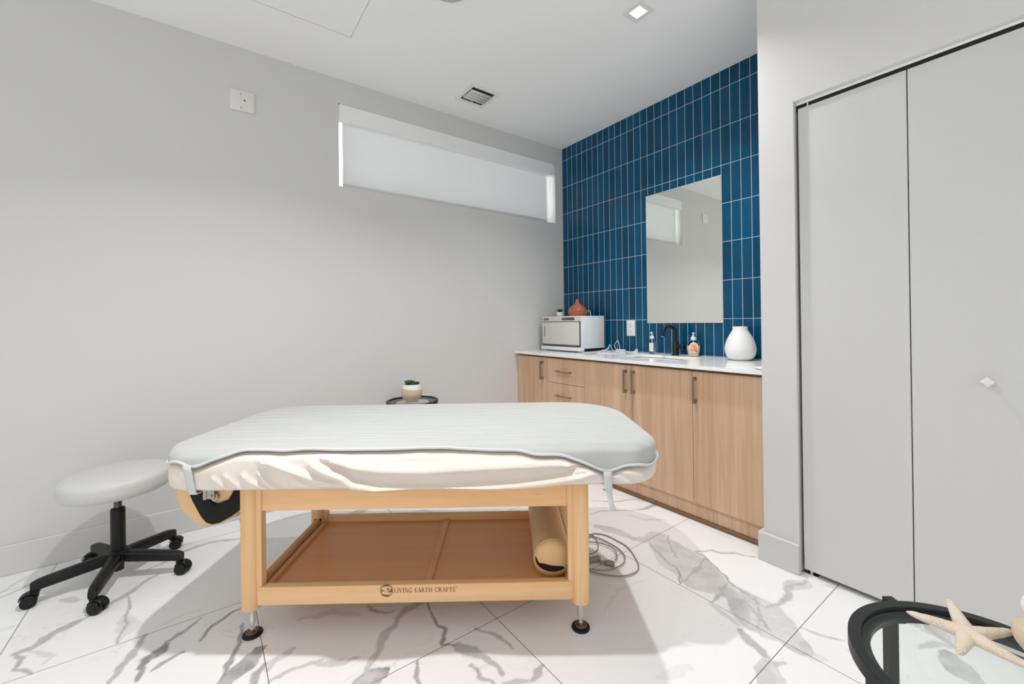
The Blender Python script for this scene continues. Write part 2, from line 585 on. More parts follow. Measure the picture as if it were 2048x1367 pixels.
XX, YY = np.meshgrid(xs, ys, indexing='xy')
px, py = XX.ravel(), YY.ravel()
wob = lambda sd: (vnoise(px, py, 0.09, sd) - .5) * 0.030 + (vnoise(px, py, 0.03, sd + 1) - .5) * 0.013 + (vnoise(px, py, 0.014, sd + 2) - .5) * 0.005
wx, wy = px + wob(3), py + wob(13)
vein = np.zeros(len(px))
VEINS = [([(-3.021,-0.908),(-3.047,-1.005),(-3.07,-1.046),(-3.099,-1.112),(-3.112,-1.147)],0.01,0.5),
 ([(-2.857,-0.916),(-2.93,-0.99),(-2.955,-1.025)],0.006,0.6),
 ([(-2.946,-1.018),(-2.962,-1.046),(-2.994,-1.058),(-3.019,-1.098)],0.018,0.8),
 ([(-3.009,-1.092),(-3.023,-1.162)],0.008,0.7),
 ([(-2.711,-0.947),(-2.768,-0.963),(-2.817,-0.991),(-2.856,-1.062)],0.007,0.7),
 ([(-2.901,-1.098),(-2.932,-1.106),(-2.992,-1.143)],0.006,0.6),
 ([(-2.719,-1.066),(-2.747,-1.169),(-2.778,-1.238),(-2.796,-1.307),(-2.807,-1.337)],0.008,0.7),
 ([(-2.681,-1.256),(-2.735,-1.313),(-2.789,-1.346),(-2.818,-1.37)],0.024,0.75),
 ([(-2.679,-1.343),(-2.708,-1.371),(-2.72,-1.403)],0.009,0.6),
 ([(-2.51,-1.444),(-2.585,-1.427),(-2.644,-1.42),(-2.68,-1.421)],0.006,0.4),
 ([(-2.593,-1.326),(-2.657,-1.346),(-2.675,-1.372)],0.012,0.3),
 ([(-2.407,-1.496),(-2.515,-1.467),(-2.554,-1.424)],0.01,0.35),
 ([(-2.362,-1.621),(-2.409,-1.61),(-2.45,-1.615)],0.028,0.6),
 ([(-2.098,-1.369),(-2.185,-1.378),(-2.235,-1.394)],0.014,0.45),
 ([(-2.235,-1.394),(-2.314,-1.477),(-2.408,-1.576)],0.011,0.4),
 ([(-2.107,-1.389),(-2.123,-1.5),(-2.111,-1.562),(-2.137,-1.629),(-2.111,-1.658)],0.005,0.7),
 ([(-2.109,-1.659),(-2.092,-1.715),(-2.069,-1.784)],0.016,0.5),
 ([(-2.093,-1.734),(-2.069,-1.792),(-2.053,-1.853)],0.008,0.5),
 ([(-2.262,-1.633),(-2.276,-1.698),(-2.274,-1.741)],0.008,0.6),
 ([(-2.021,-1.631),(-1.982,-1.699),(-1.961,-1.789)],0.006,0.45),
 ([(-1.928,-1.91),(-1.989,-1.94)],0.01,0.5),
 ([(-2.122,-1.765),(-2.121,-1.828),(-2.095,-1.876)],0.006,0.5),
 ([(-2.082,-1.886),(-2.023,-1.914),(-1.992,-1.943)],0.008,0.4),
 ([(-0.986,-1.244),(-0.824,-1.302),(-0.695,-1.377)],0.006,0.45),
 ([(-0.695,-1.377),(-0.619,-1.41),(-0.504,-1.399)],0.014,0.6),
 ([(-0.838,-1.11),(-0.71,-1.248),(-0.528,-1.303)],0.006,0.4),
 ([(-1.066,-1.361),(-1.021,-1.467),(-1.015,-1.579)],0.022,0.45),
 ([(-1.015,-1.579),(-0.961,-1.621),(-0.881,-1.624)],0.02,0.3),
 ([(-0.806,-1.4),(-0.789,-1.493),(-0.698,-1.563)],0.006,0.25),
 ([(-0.899,-1.636),(-0.974,-1.808),(-1.042,-1.984),(-1.042,-2.115)],0.085,0.33),
 ([(-1.042,-2.115),(-1.09,-2.249),(-1.136,-2.381)],0.075,0.42),
 ([(-0.976,-1.641),(-1.017,-1.724),(-1.064,-1.841),(-1.158,-1.963)],0.004,0.6),
 ([(-0.859,-1.846),(-0.871,-1.904),(-0.959,-2.048),(-1.018,-2.154),(-1.037,-2.232)],0.004,0.6),
 ([(-0.837,-1.671),(-0.927,-1.758),(-0.988,-1.825)],0.004,0.5),
 ([(-0.871,-1.904),(-0.981,-1.935),(-1.08,-1.932),(-1.162,-1.96)],0.004,0.5),
 ([(-0.979,-2.055),(-1.076,-2.089),(-1.17,-2.085)],0.005,0.5),
 ([(-1.05,-2.149),(-1.096,-2.209),(-1.142,-2.309)],0.006,0.5),
 ([(-1.001,-2.167),(-1.08,-2.221),(-1.184,-2.284)],0.004,0.5),
 ([(-0.859,-1.846),(-0.795,-1.878),(-0.776,-1.927),(-0.685,-2.058)],0.005,0.5),
 ([(-0.709,-2.258),(-0.835,-2.253),(-0.953,-2.258),(-1.033,-2.235)],0.012,0.45),
 ([(-0.709,-2.258),(-0.826,-2.251)],0.026,0.3),
 ([(-1.184,-2.082),(-1.195,-2.152),(-1.204,-2.214)],0.01,0.25),
 ([(-1.226,-2.239),(-1.249,-2.277),(-1.263,-2.314),(-1.283,-2.348)],0.017,0.5),
 ([(-1.306,-2.368),(-1.346,-2.391),(-1.404,-2.399)],0.022,0.4),
 ([(-1.349,-2.377),(-1.423,-2.385)],0.02,0.35),
 ([(-1.306,-2.368),(-1.285,-2.389)],0.012,0.4),
 ([(-1.044,-2.374),(-0.988,-2.485)],0.004,0.4),
 ([(-1.169,-2.408),(-1.14,-2.458)],0.02,0.15),
 ([(-0.642,-2.625),(-0.693,-2.666),(-0.715,-2.695),(-0.726,-2.721)],0.012,0.35),
 ([(-0.666,-2.656),(-0.696,-2.686)],0.03,0.3),
 ([(-0.68,-2.589),(-0.693,-2.619)],0.02,0.3),
 ([(-0.825,-2.655),(-0.762,-2.683),(-0.733,-2.716)],0.012,0.3),
 ([(-0.791,-2.722),(-0.837,-2.749),(-0.864,-2.794)],0.03,0.45),
 ([(-3.025,-0.431),(-3.112,-0.528),(-3.218,-0.619)],0.01,0.42),
 ([(-3.218,-0.619),(-3.303,-0.672),(-3.344,-0.744),(-3.392,-0.745)],0.013,0.5),
 ([(-3.114,-0.535),(-3.091,-0.676),(-3.087,-0.783),(-3.095,-0.901)],0.005,0.5),
 ([(-3.093,-0.722),(-3.072,-0.841),(-3.092,-0.873)],0.024,0.18),
 ([(-3.055,-0.368),(-2.949,-0.259),(-2.831,-0.228),(-2.69,-0.272)],0.01,0.45),
 ([(-3.555,-0.235),(-3.469,-0.184),(-3.397,-0.226),(-3.335,-0.101)],0.008,0.4),
 ([(-3.568,-0.183),(-3.505,-0.072)],0.006,0.3),
 ([(-3.392,-0.745),(-3.356,-0.786),(-3.354,-0.842),(-3.306,-0.901)],0.006,0.55),
 ([(-3.337,-0.762),(-3.272,-0.839),(-3.29,-0.866)],0.008,0.25),
 ([(-3.341,-0.419),(-3.288,-0.468)],0.014,0.3),
 ([(-2.564,-0.794),(-2.468,-0.714),(-2.359,-0.743)],0.008,0.4),
 ([(-2.133,-0.353),(-2.043,-0.354)],0.02,0.4),
 ([(-1.967,-0.498),(-1.747,-0.585),(-1.646,-0.722)],0.012,0.3),
 ([(-1.564,-1.87),(-1.423,-1.803),(-1.263,-1.838)],0.006,0.08),
 ([(-2.544,-1.176),(-2.439,-1.202),(-2.345,-1.285)],0.012,0.2),
 ([(-2.305,-1.249),(-2.276,-1.316),(-2.225,-1.347)],0.006,0.5),
 ([(-1.032,-2.512),(-1.084,-2.553),(-1.101,-2.589)],0.008,0.2),
 ([(-1.647,-2.175),(-1.551,-2.223)],0.02,0.1),
 ([(-0.676,-2.331),(-0.641,-2.392)],0.008,0.2),
 ([(-0.698,-2.225),(-0.694,-2.12)],0.005,0.15),
 ([(-0.606,-1.781),(-0.584,-1.931)],0.006,0.12),
 ([(-0.672,-1.09),(-0.586,-1.307),(-0.475,-1.486)],0.005,0.3)]

for pts, hw, k in VEINS:
    P = np.array(pts)
    lo, hi = P.min(0) - hw * 3 - .05, P.max(0) + hw * 3 + .05
    sel = np.where((px > lo[0]) & (px < hi[0]) & (py > lo[1]) & (py < hi[1]))[0]
    if not len(sel):
        continue
    qx, qy = wx[sel], wy[sel]
    best = np.full(len(sel), 9.0)
    tot = np.zeros(len(sel))
    seg = np.hypot(*(P[1:] - P[:-1]).T)
    cum = np.concatenate([[0], np.cumsum(seg)])
    for a in range(len(P) - 1):
        d = P[a + 1] - P[a]
        tt = np.clip(((qx - P[a][0]) * d[0] + (qy - P[a][1]) * d[1]) / (d @ d), 0, 1)
        ds = np.hypot(qx - P[a][0] - tt * d[0], qy - P[a][1] - tt * d[1])
        s = (cum[a] + tt * seg[a]) / cum[-1]
        wd = hw * (0.55 + 0.75 * np.sin(np.pi * np.clip(s, 0.04, 0.96))) + 0.0015
        n = ds / wd
        upd = n < best
        best[upd] = n[upd]
    soft = np.clip((1.15 - best) / (0.5 if hw < 0.02 else 0.22), 0, 1)
    body = k * soft
    if hw > 0.02:                                   # broad grey veins are mottled and have a darker rim
        mot = 0.55 + 0.9 * vnoise(px[sel], py[sel] + px[sel] * .6, 0.035, 31) * vnoise(px[sel], py[sel], 0.09, 37)
        rim = np.clip(1 - np.abs(best - 1.0) / 0.10, 0, 1) * 0.25
        body = body * mot + rim * k
    vein[sel] = np.maximum(vein[sel], body)
nx, ny = len(xs), len(ys)
idx = np.arange(nx * ny).reshape(ny, nx)
fc = np.stack([idx[:-1, :-1], idx[:-1, 1:], idx[1:, 1:], idx[1:, :-1]], -1).reshape(-1, 4)
me = bpy.data.meshes.new('floor')
me.vertices.add(nx * ny)
co = np.zeros((nx * ny, 3), np.float32)
co[:, 0], co[:, 1] = px, py
me.vertices.foreach_set('co', co.ravel())
me.loops.add(len(fc) * 4)
me.loops.foreach_set('vertex_index', fc.ravel().astype(np.int32))
me.polygons.add(len(fc))
me.polygons.foreach_set('loop_start', np.arange(0, len(fc) * 4, 4, dtype=np.int32))
me.update(calc_edges=True)
att = me.attributes.new('vein', 'FLOAT', 'POINT')
att.data.foreach_set('value', vein.astype(np.float32))
me.materials.append(MAT['marble'])
fl = bpy.data.objects.new('floor', me)
COL.objects.link(fl)
struct(fl)

# ceiling with openings for the supply vent and the downlights left as slots in a slab
struct(G().box(-6.5, 0.3, -5.5, 0.3, H, H + 0.2).obj('ceiling', MAT['ceiling'], smooth=0))

# left wall with the high slot window
WX0, WX1, WZ0, WZ1 = -2.086, -0.094, 2.106, 2.673
g = G()
g.box(-6.5, WX0, 0, 0.22, 0, H)
g.box(WX1, 0.3, 0, 0.22, 0, H)
g.box(WX0, WX1, 0, 0.22, 0, WZ0)
g.box(WX0, WX1, 0, 0.22, WZ1, H)
struct(g.obj('wall_left', MAT['wall'], smooth=0))

# tiled back wall
struct(G().box(0, 0.2, -2.085, 0, 0, H).obj('wall_back', MAT['tile'], smooth=0))

# right wall: pier beside the vanity and the header over the closet
XR, YP, YO, ZO = -0.669, -2.085, -2.233, 2.146
YE = -2.988
g = G()
g.box(XR, 0.2, YO, YP, 0, H)
g.box(XR, XR + 0.12, YE, YO, ZO, H)
g.box(XR, XR + 0.12, -5.5, YE, 0, H)
struct(g.obj('wall_right', MAT['wall'], smooth=0))
struct(G().box(0.0, 0.05, YE, YO, 0, ZO + .1).box(XR + .12, 0.0, YE - .03, YE, 0, ZO + .1).box(XR + .12, 0, YE, YO, ZO + .05, ZO + .1).obj('trim_5', MAT['wall'], smooth=0))

# baseboards
struct(G().box(-6.5, -0.60, -0.013, 0, 0, 0.14, 0.003, 1).obj('baseboard_left', MAT['wall']))
g = G()
g.box(XR - 0.021, XR, YO - 0.004, YP + 0.020, 0, 0.135, 0.003, 1)
g.box(XR, XR + .06, YP, YP + 0.020, 0, 0.135, 0.003, 1)
g.box(XR - 0.021, XR, -5.5, YE - .003, 0, 0.135, 0.003, 1)
struct(g.obj('baseboard_right', MAT['door']))

# closet track, lightened soffit and darkened gap under the header
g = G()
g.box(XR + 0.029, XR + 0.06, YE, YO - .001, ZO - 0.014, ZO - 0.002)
g.box(XR + .0005, XR + 0.029, YE, YO - .0005, ZO - 0.0012, ZO - .0001)  # thin paler sheet on the soffit, light from the floor put into its colour
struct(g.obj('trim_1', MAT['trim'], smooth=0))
struct(G().box(XR + 0.031, XR + 0.06, YE, YO - .002, ZO - 0.036, ZO - 0.014).obj('trim_2', MAT['dark'], smooth=0))  # dark strip filling the gap over the doors, its shade painted in

# the two bifold closet leaves
XD = -0.648
cut = -2.611
leafs = [(-2.2445, cut + 0.0018), (cut - 0.0018, -2.978)]
for k, (ya, yb) in enumerate(leafs):
    d = struct(G().box(XD, XD + 0.033, yb, ya, 0.022, ZO - 0.034, 0.0015, 1).obj('door_%d' % (k + 1), MAT['door']))
    if k == 0:                                       # pivot pin in the track and floor bracket
        G().cyl((XD + 0.012, ya - 0.035, ZO - 0.034), (XD + 0.012, ya - 0.035, ZO - 0.015), 0.004, 10).box(XD + .002, XD + .03, ya - .05, ya + .008, 0.0, 0.006).box(XD + .012, XD + .022, ya - .03, ya - .02, 0.006, 0.022).obj('pivot_pin', MAT['chrome'], d)
    else:
        kn = G()
        c = (XD, -2.808, 0.932)
        kn.cyl((c[0] - 0.018, c[1], c[2]), c, 0.007, 16)
        Mx = Matrix.Translation((c[0] - 0.024, c[1], c[2])) @ Matrix.Rotation(R(45), 4, 'X')
        kn.box(-0.007, 0.007, -0.013, 0.013, -0.013, 0.013, 0.004, 3, M=Mx)
        plabel(kn.obj('door_knob', MAT['ivory_plastic'], d), 'small square white knob')

# access panel seam in the ceiling
struct(G().box(-3.3, -2.131, -1.3, -0.478, H - 0.0015, H + 0.001).obj('trim_3', MAT['ceiling'], smooth=0))
g = G()
g.box(-3.302, -2.129, -0.479, -0.476, H - 0.0016, H + .0005)
g.box(-2.1315, -2.129, -1.302, -0.476, H - 0.0016, H + .0005)
struct(g.obj('trim_4', plain('seam_shadow_gap', (0.42, 0.42, 0.42, 1), 0.9), smooth=0))

# window: pane, frame
fr = struct(G().box(WX0, WX1, 0.13, 0.17, WZ0, WZ0 + .04).box(WX0, WX1, 0.13, 0.17, WZ1 - .04, WZ1).box(WX0, WX0 + .035, 0.13, 0.17, WZ0, WZ1).box(WX1 - .035, WX1, 0.13, 0.17, WZ0, WZ1).obj('window_1', MAT['trim'], smooth=0))
G().box(WX0 + .035, WX1 - .035, 0.147, 0.153, WZ0 + .04, WZ1 - .04).obj('window_pane', MAT['glass'], fr, smooth=0)

# roller blind
bl = thing('roller_blind', 'wide white roller blind drawn down over the high slot window', 'blind', ((WX0 + WX1) / 2, 0.04, WZ0))
hw = (WX1 - WX0) / 2
G().box(-hw + .008, hw - .012, -0.044, 0.006, WZ1 - WZ0 - 0.112, WZ1 - WZ0 - 0.002, 0.002, 1).obj('valance', MAT['trim'], bl)
for xa, xb in ((-hw + .001, -hw + .007), (hw - .011, hw - .002)):
    G().box(xa, xb, -0.042, 0.004, WZ1 - WZ0 - 0.112, WZ1 - WZ0 - 0.01, 0.001, 1).obj('end_bracket', MAT['white_plastic'], bl)
rows = []
for i in range(30):
    z = 0.003 + (WZ1 - WZ0 - 0.07) * i / 29
    rows.append([(-hw + .040 + (2 * hw - .100) * j / 20, 0.020 + .0012 * math.sin(j * .9) * (1 - i / 29), z) for j in range(21)])
G().grid(rows).obj('shade_fabric', MAT['shade'], bl)
G().box(-hw + .042, hw - .062, 0.012, 0.026, 0.012, 0.04, 0.004, 2).obj('hem_bar', MAT['shade'], bl)
ch = [(hw - .035, -0.004, WZ1 - WZ0 - .11), (hw - .035, -0.004, .33), (hw - .034, 0.0, .24), (hw - .028, 0.004, .33), (hw - .028, 0.004, WZ1 - WZ0 - .11)]
plabel(G().tube(ch, 0.0022, 6).obj('pull_chain', MAT['white_plastic'], bl), 'thin white bead chain')

# blank cover plate high on the left wall
pt = thing('cover_plate', 'square ivory blank plate high on the left wall', 'wall plate', (-2.641, -0.001, 2.516))
G().box(-0.064, 0.064, -0.006, 0, -0.063, 0.063, 0.003, 2).obj('plate', MAT['ivory_plastic'], pt)
for q in ((-.008, .040), (0.012, 0.006), (-.006, -.042)):
    G().cyl((q[0], -0.0072, q[1]), (q[0], -0.005, q[1]), 0.003 if q[0] < 0 else 0.0045, 10).obj('screw_hole', MAT['dark'], pt)

# ceiling supply vent
vt = thing('ceiling_vent', 'small square white air vent with slats in the ceiling', 'vent', (-1.187, -0.358, H))
a, b = 0.123, 0.093
g = G()
for s in (-1, 1):
    g.box(s * b if s > 0 else -a, a if s > 0 else -b, -a, a, -0.006, 0, 0.001, 1)
    g.box(-b, b, s * b if s > 0 else -a, a if s > 0 else -b, -0.006, 0, 0.001, 1)
g.obj('vent_frame', MAT['white_plastic'], vt)
plabel(G().box(-b, b, -b, b, -0.0012, -0.0002).obj('duct_opening', MAT['dark'], vt, smooth=0), 'dark duct behind the slats')
for k in range(4):
    y = -0.050 + k * 0.033
    prof = [(y - 0.012, -0.0045), (y - 0.004, -0.011), (y + 0.005, -0.0135), (y + 0.011, -0.0125)]
    rows = [[(x, p[0], p[1]) for p in prof] for x in (-b + .002, b - .002)]
    g = G().grid(rows)
    o = g.obj('slat', MAT['warmer_face'], vt)
    md = o.modifiers.new('solid', 'SOLIDIFY')
    md.thickness = 0.0016
G().box(-.003, .003, b - .018, b - .004, -0.012, -0.003, 0.001, 1).obj('damper_lever', MAT['white_plastic'], vt)

# in-ceiling speaker
sp = thing('ceiling_speaker', 'round white perforated speaker flush in the ceiling', 'speaker', (-1.835, -1.145, H))
G().lathe([(0.112, 0), (0.112, -0.004), (0.108, -0.006), (0.104, -0.004), (0.104, 0)], 56).obj('speaker_ring', MAT['white_plastic'], sp)
G().lathe([(0.104, -0.001), (0.104, -0.0035), (0.05, -0.0045), (0, -0.005)], 56, cap=False).obj('speaker_grille', plain('grille_mesh', (0.5, 0.5, 0.5, 1), 0.6, nscale=900, var=0.3), sp)

# square recessed downlights
for k, (lx, ly) in enumerate(LIGHT_POS):
    lab = ['square recessed downlight, lit, in the ceiling in front of the vanity', 'square recessed downlight in the ceiling straight above the massage table'][k]
    dl = thing('recessed_downlight', lab, 'ceiling light', (lx, ly, H), group='square recessed downlights')
    g = G()
    a, b = 0.062, 0.033
    for s in (-1, 1):
        g.box(b if s > 0 else -a, a if s > 0 else -b, -a, a, -0.003, 0, 0.0008, 1)
        g.box(-b, b, b if s > 0 else -a, a if s > 0 else -b, -0.003, 0, 0.0008, 1)
    g.obj('light_trim', MAT['white_plastic'], dl)
    G().box(-b, b, -b, b, -0.0014, -0.0004).obj('light_lens', MAT['glow'], dl, smooth=0)

# ================================================================ vanity
YS = [-0.002, -0.404, -0.820, -1.247, -1.671, -2.083]     # seams between the fronts
XF, XB = -0.576, -0.557                                    # front face of doors, carcass front
ZD0, ZD1 = 0.108, 0.862


def pull(parent, name, y, z0, z1, horizontal=False, y2=None):
    g = G()
    if not horizontal:
        g.box(-0.034, -0.024, y - .0055, y + .0055, z0, z1, 0.0012, 1)
        for z in (z0 + 0.012, z1 - 0.012):
            g.box(-0.026, 0.001, y - .0055, y + .0055, z - .010, z + .010, 0.001, 1)
    else:
        g.box(-0.034, -0.026, y2, y, z0 - .0045, z0 + .0045, 0.0012, 1)
        for yy in (y2 + .012, y - .012):
            g.box(-0.027, 0.001, yy - .008, yy + .008, z0 - .004, z0 + .004, 0.001, 1)
    return plabel(g.obj(name, MAT['bronze'], parent), 'dull bronze bar pull')


def cabinet(label, ya, yb, seams, handles, drawers=None, endgrain=True):
    c = thing('vanity_cabinet', label, 'cabinet', (XF, 0, 0), group='vanity base cabinets')
    g = G()
    xa, xb = XB - XF, -XF - .01
    for y0_, y1_ in ((ya - .016, ya - .0004), (yb + .0004, yb + .016)):
        g.box(xa, xb, y0_, y1_, 0.107, 0.877)
    g.box(xa, xb, yb + .016, ya - .016, 0.107, 0.123)
    g.box(xb - .01, xb, yb + .016, ya - .016, 0.123, 0.877)
    g.box(xa, xa + .016, yb + .016, ya - .016, 0.84, 0.877)
    plabel(g.obj('body', [MAT['oak_dark']], c, smooth=0), 'darker cabinet carcass')
    if drawers:
        for z0, z1, hz in drawers:
            d = G().box(0, XB - XF - .0005, yb + .0012, ya - .0012, z0 + .0015, z1 - .0015, 0.0012, 1).obj('drawer_front', MAT['oak'], c)
            if hz:
                pull(d, 'handle', -0.528, hz, hz, True, -0.688)
    else:
        for (a, b), h in zip(seams, handles):
            d = G().box(0, XB - XF - .0005, b + .0012, a - .0012, ZD0, ZD1, 0.0012, 1).obj('door', MAT['oak'], c)
            pull(d, 'handle', h, 0.681, 0.834)
    return c


cabinet('narrow light oak base cabinet with one door at the left end of the vanity', YS[0], YS[1], [(YS[0], YS[1])], [-0.349])
cabinet('light oak drawer unit second from the left in the vanity', YS[1], YS[2], None, None, [(0.667, ZD1, 0.764), (0.472, 0.667, 0.572), (0.29, 0.472, 0.38), (ZD0, 0.29, 0.2)])
cabinet('light oak sink base cabinet with a pair of doors below the faucet', YS[2], YS[4], [(YS[2], YS[3]), (YS[3], YS[4])], [-1.203, -1.267])
cabinet('light oak single door base cabinet at the right end of the vanity beside the pier', YS[4], YS[5], [(YS[4], YS[5])], [-1.692])
pl_ = thing('plinth', 'oak kick board along the floor under the vanity doors', 'kick board', (XB, 0, 0))
G().box(0.002, 0.018, YS[5], YS[0], 0.022, 0.106, 0.001, 1).obj('kick_panel', MAT['oak'], pl_)
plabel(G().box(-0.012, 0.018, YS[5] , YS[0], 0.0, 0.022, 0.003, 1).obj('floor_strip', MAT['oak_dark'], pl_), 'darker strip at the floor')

# countertop with the sink cut-out
ZC = 0.90
SX0, SX1, SY0, SY1 = -0.415, -0.125, -1.475, -0.985        # sink opening
ct = thing('countertop', 'long white quartz countertop on the oak vanity', 'countertop', (-0.6055, 0, 0))
g = G()
D = 0.6055
for (xa, xb, ya, yb) in ((0, D - .002, SY1, -0.002), (0, D - .002, -2.083, SY0), (0, D + SX0, SY0, SY1), (D + SX1, D - .002, SY0, SY1)):
    g.box(xa, xb, ya, yb, 0.879, ZC)
g.obj('slab', MAT['quartz'], ct, smooth=0, merge=True)
sk = thing('sink', 'white undermount rectangular sink set in the countertop under the mirror', 'sink', ((SX0 + SX1) / 2, (SY0 + SY1) / 2, 0))
hx, hy = (SX1 - SX0) / 2 , (SY1 - SY0) / 2


def rrect(hx, hy, r, n=6):
    out = []
    for cx, cy, a0 in ((hx - r, hy - r, 0), (-hx + r, hy - r, 90), (-hx + r, -hy + r, 180), (hx - r, -hy + r, 270)):
        for k in range(n + 1):
            a = R(a0 + 90 * k / n)
            out.append((cx + r * math.cos(a), cy + r * math.sin(a)))
    return out


rows = []
for d, z, r in ((0.012, 0.870, .04), (0.001, 0.870, .035), (-0.004, 0.855, .035), (-0.012, 0.78, .04), (-0.03, 0.755, .05), (-0.07, 0.748, .06), (-0.11, 0.746, .03)):
    rows.append([(p[0], p[1], z) for p in rrect(hx + d, hy + d, r)])
gg = G().grid([row + row[:1] for row in rows])
b2 = gg.bm
o = gg.obj('basin', MAT['porcelain'], sk, 60, merge=True)
o.modifiers.new('thick', 'SOLIDIFY').thickness = -0.006
plabel(G().lathe([(0, .7475), (0.12, .7475), (0.12, .744), (0, .744)], 30).lathe([(0.022, .7475), (0.022, .7495), (0, .7495)], 24, mat=1).obj('drain', [MAT['porcelain'], MAT['chrome']], sk), 'chrome drain')

# faucet
fc_ = thing('faucet', 'black gooseneck faucet with side lever behind the sink', 'faucet', (-0.066, -1.243, ZC))
G().lathe([(0, 0), (0.027, 0), (0.027, 0.006), (0.0225, 0.008), (0.0215, 0.01), (0.0215, 0.098), (0.019, 0.102), (0, 0.102)], 32).obj('faucet_body', MAT['black_metal'], fc_)
arc = [(0, 0, 0.098), (0, 0, 0.15)]
for k in range(0, 10):
    a = math.pi * k / 9 * 1.0
    arc.append((-(0.058 - 0.058 * math.cos(a)), 0.0 + 0.012 * (1 - math.cos(a)), 0.162 + 0.056 * math.sin(a)))
arc.append((-0.117, 0.0245, 0.142))
sp_ = G().tube(arc, 0.0135, 16, sub=4).obj('spout', MAT['black_metal'], fc_)
plabel(G().cyl((-0.1175, 0.0246, 0.1385), (-0.117, 0.0245, 0.144), 0.0115, 16).obj('aerator', MAT['chrome'], sp_), 'chrome aerator')
lv = G()
lv.cyl((0, -0.018, 0.066), (0, -0.062, 0.066), 0.0165, 20, bev=.002)
lv.cyl((0, -0.062, 0.066), (0, -0.072, 0.066), 0.019, 20, bev=.003)
lv.obj('lever_handle', MAT['black_metal'], fc_)

# mirror and outlet on the tiled wall
mr = thing('mirror', 'frameless rectangular mirror on the blue tiled wall above the sink', 'mirror', (-0.0065, -1.264, 1.1365))
G().box(0, 0.005, -0.3, 0.3, 0, 1.002, 0.0012, 1).obj('mirror_glass', MAT['mirror'], mr)
plabel(G().box(0.0012, 0.0055, -0.3012, 0.3012, -0.0012, 1.0032).obj('mirror_edge', MAT['white_plastic'], mr, smooth=0), 'pale polished edge')
ot = thing('wall_outlet', 'white double electrical outlet on the blue tiles left of the mirror', 'outlet', (-0.001, -0.802, 1.096))
G().box(-0.006, 0, -0.042, 0.042, -0.065, 0.065, 0.003, 2).obj('outlet_plate', MAT['white_plastic'], ot)
for z in (0.026, -0.026):
    s = G().box(-0.0085, -0.005, -0.017, 0.017, z - .0175, z + .0175, 0.005, 3).obj('socket', MAT['white_plastic'], ot)
    plabel(G().box(-0.0088, -0.008, 0.004, 0.0065, z - .002, z + .008).box(-0.0088, -0.008, -0.0065, -0.004, z - .002, z + .006).cyl((-.0088, 0, z - .008), (-.008, 0, z - .008), .003, 10).obj('socket_slot', MAT['dark'], s, smooth=0), 'dark socket slots')

# ---------------------------------------------------------------- things on the countertop
# towel warmer
tw = thing('towel_warmer', 'white hot towel cabinet with a hinged door at the left end of the countertop', 'towel warmer', (-0.35, -0.3225, ZC))
hw = 0.2375
G().box(0.014, 0.298, -hw, hw, 0.027, 0.302, 0.004, 2).obj('body', MAT['warmer_body'], tw)
fr = G().box(0, 0.016, -hw, hw, 0.257, 0.303, 0.004, 2).obj('control_fascia', MAT['warmer_face'], tw)
plabel(G().box(-0.0015, 0.002, -.175, -.022, 0.268, 0.290, 0.001, 1).box(-0.002, 0.0, -.085, -.07, 0.273, 0.285, mat=1).box(-0.002, 0.0, -.06, -.035, 0.273, 0.285, mat=1).obj('control_panel', [plain('panel_grey', (0.06, 0.06, 0.065, 1), 0.3), MAT['bronze']], fr), 'dark switch panel')
plabel(G().prism([(-p[0] + .181, p[1] + .279) for p in rrect(0.034, 0.0095, 0.009)], 0, 0.003, M=Matrix(((0, 0, 1, -0.0016), (1, 0, 0, 0), (0, 1, 0, 0), (0, 0, 0, 1)))).obj('badge', plain('badge_grey', (0.16, 0.16, 0.15, 1), 0.4), fr, smooth=0), 'grey oval badge')
dr = G().box(-0.004, 0.0135, -hw + .012, hw - .002, 0.058, 0.252, 0.004, 2).obj('door', MAT['warmer_face'], tw)
plabel(G().prism([(p[0] + .198, p[1] + .168) for p in rrect(0.011, 0.055, 0.0105)], 0, 0.0025, M=Matrix(((0, 0, 1, -0.0055), (1, 0, 0, 0), (0, 1, 0, 0), (0, 0, 0, 1)))).prism([(p[0] + .198, p[1] + .168) for p in rrect(0.0065, 0.049, 0.0064)], 0, 0.0025, mat=1, M=Matrix(((0, 0, 1, -0.0065), (1, 0, 0, 0), (0, 1, 0, 0), (0, 0, 0, 1)))).obj('handle', [MAT['warmer_body'], plain('handle_slot', (0.18, 0.18, 0.17, 1), 0.5)], dr, smooth=0), 'recessed upright pull')
plabel(G().box(0.004, 0.015, -hw + .006, hw - .006, 0.040, 0.262).obj('door_gap', plain('seal_grey', (0.08, 0.08, 0.08, 1), 0.7), tw, smooth=0), 'dark seal around the door')
G().box(-0.022, 0.03, -hw - .022, hw - .001, 0.008, 0.040, 0.007, 3).obj('drip_tray', MAT['warmer_body'], tw)
plabel(G().box(0.02, 0.29, -hw + .012, hw - .02, 0.004, 0.027).cyl((.04, -hw + .03, 0), (.04, -hw + .03, .006), .012, 12).cyl((.04, hw - .03, 0), (.04, hw - .03, .008), .012, 12).cyl((.27, -hw + .03, 0), (.27, -hw + .03, .006), .012, 12).cyl((.27, hw - .03, 0), (.27, hw - .03, .006), .012, 12).obj('base', MAT['black_plastic'], tw, smooth=0), 'dark underside with feet')

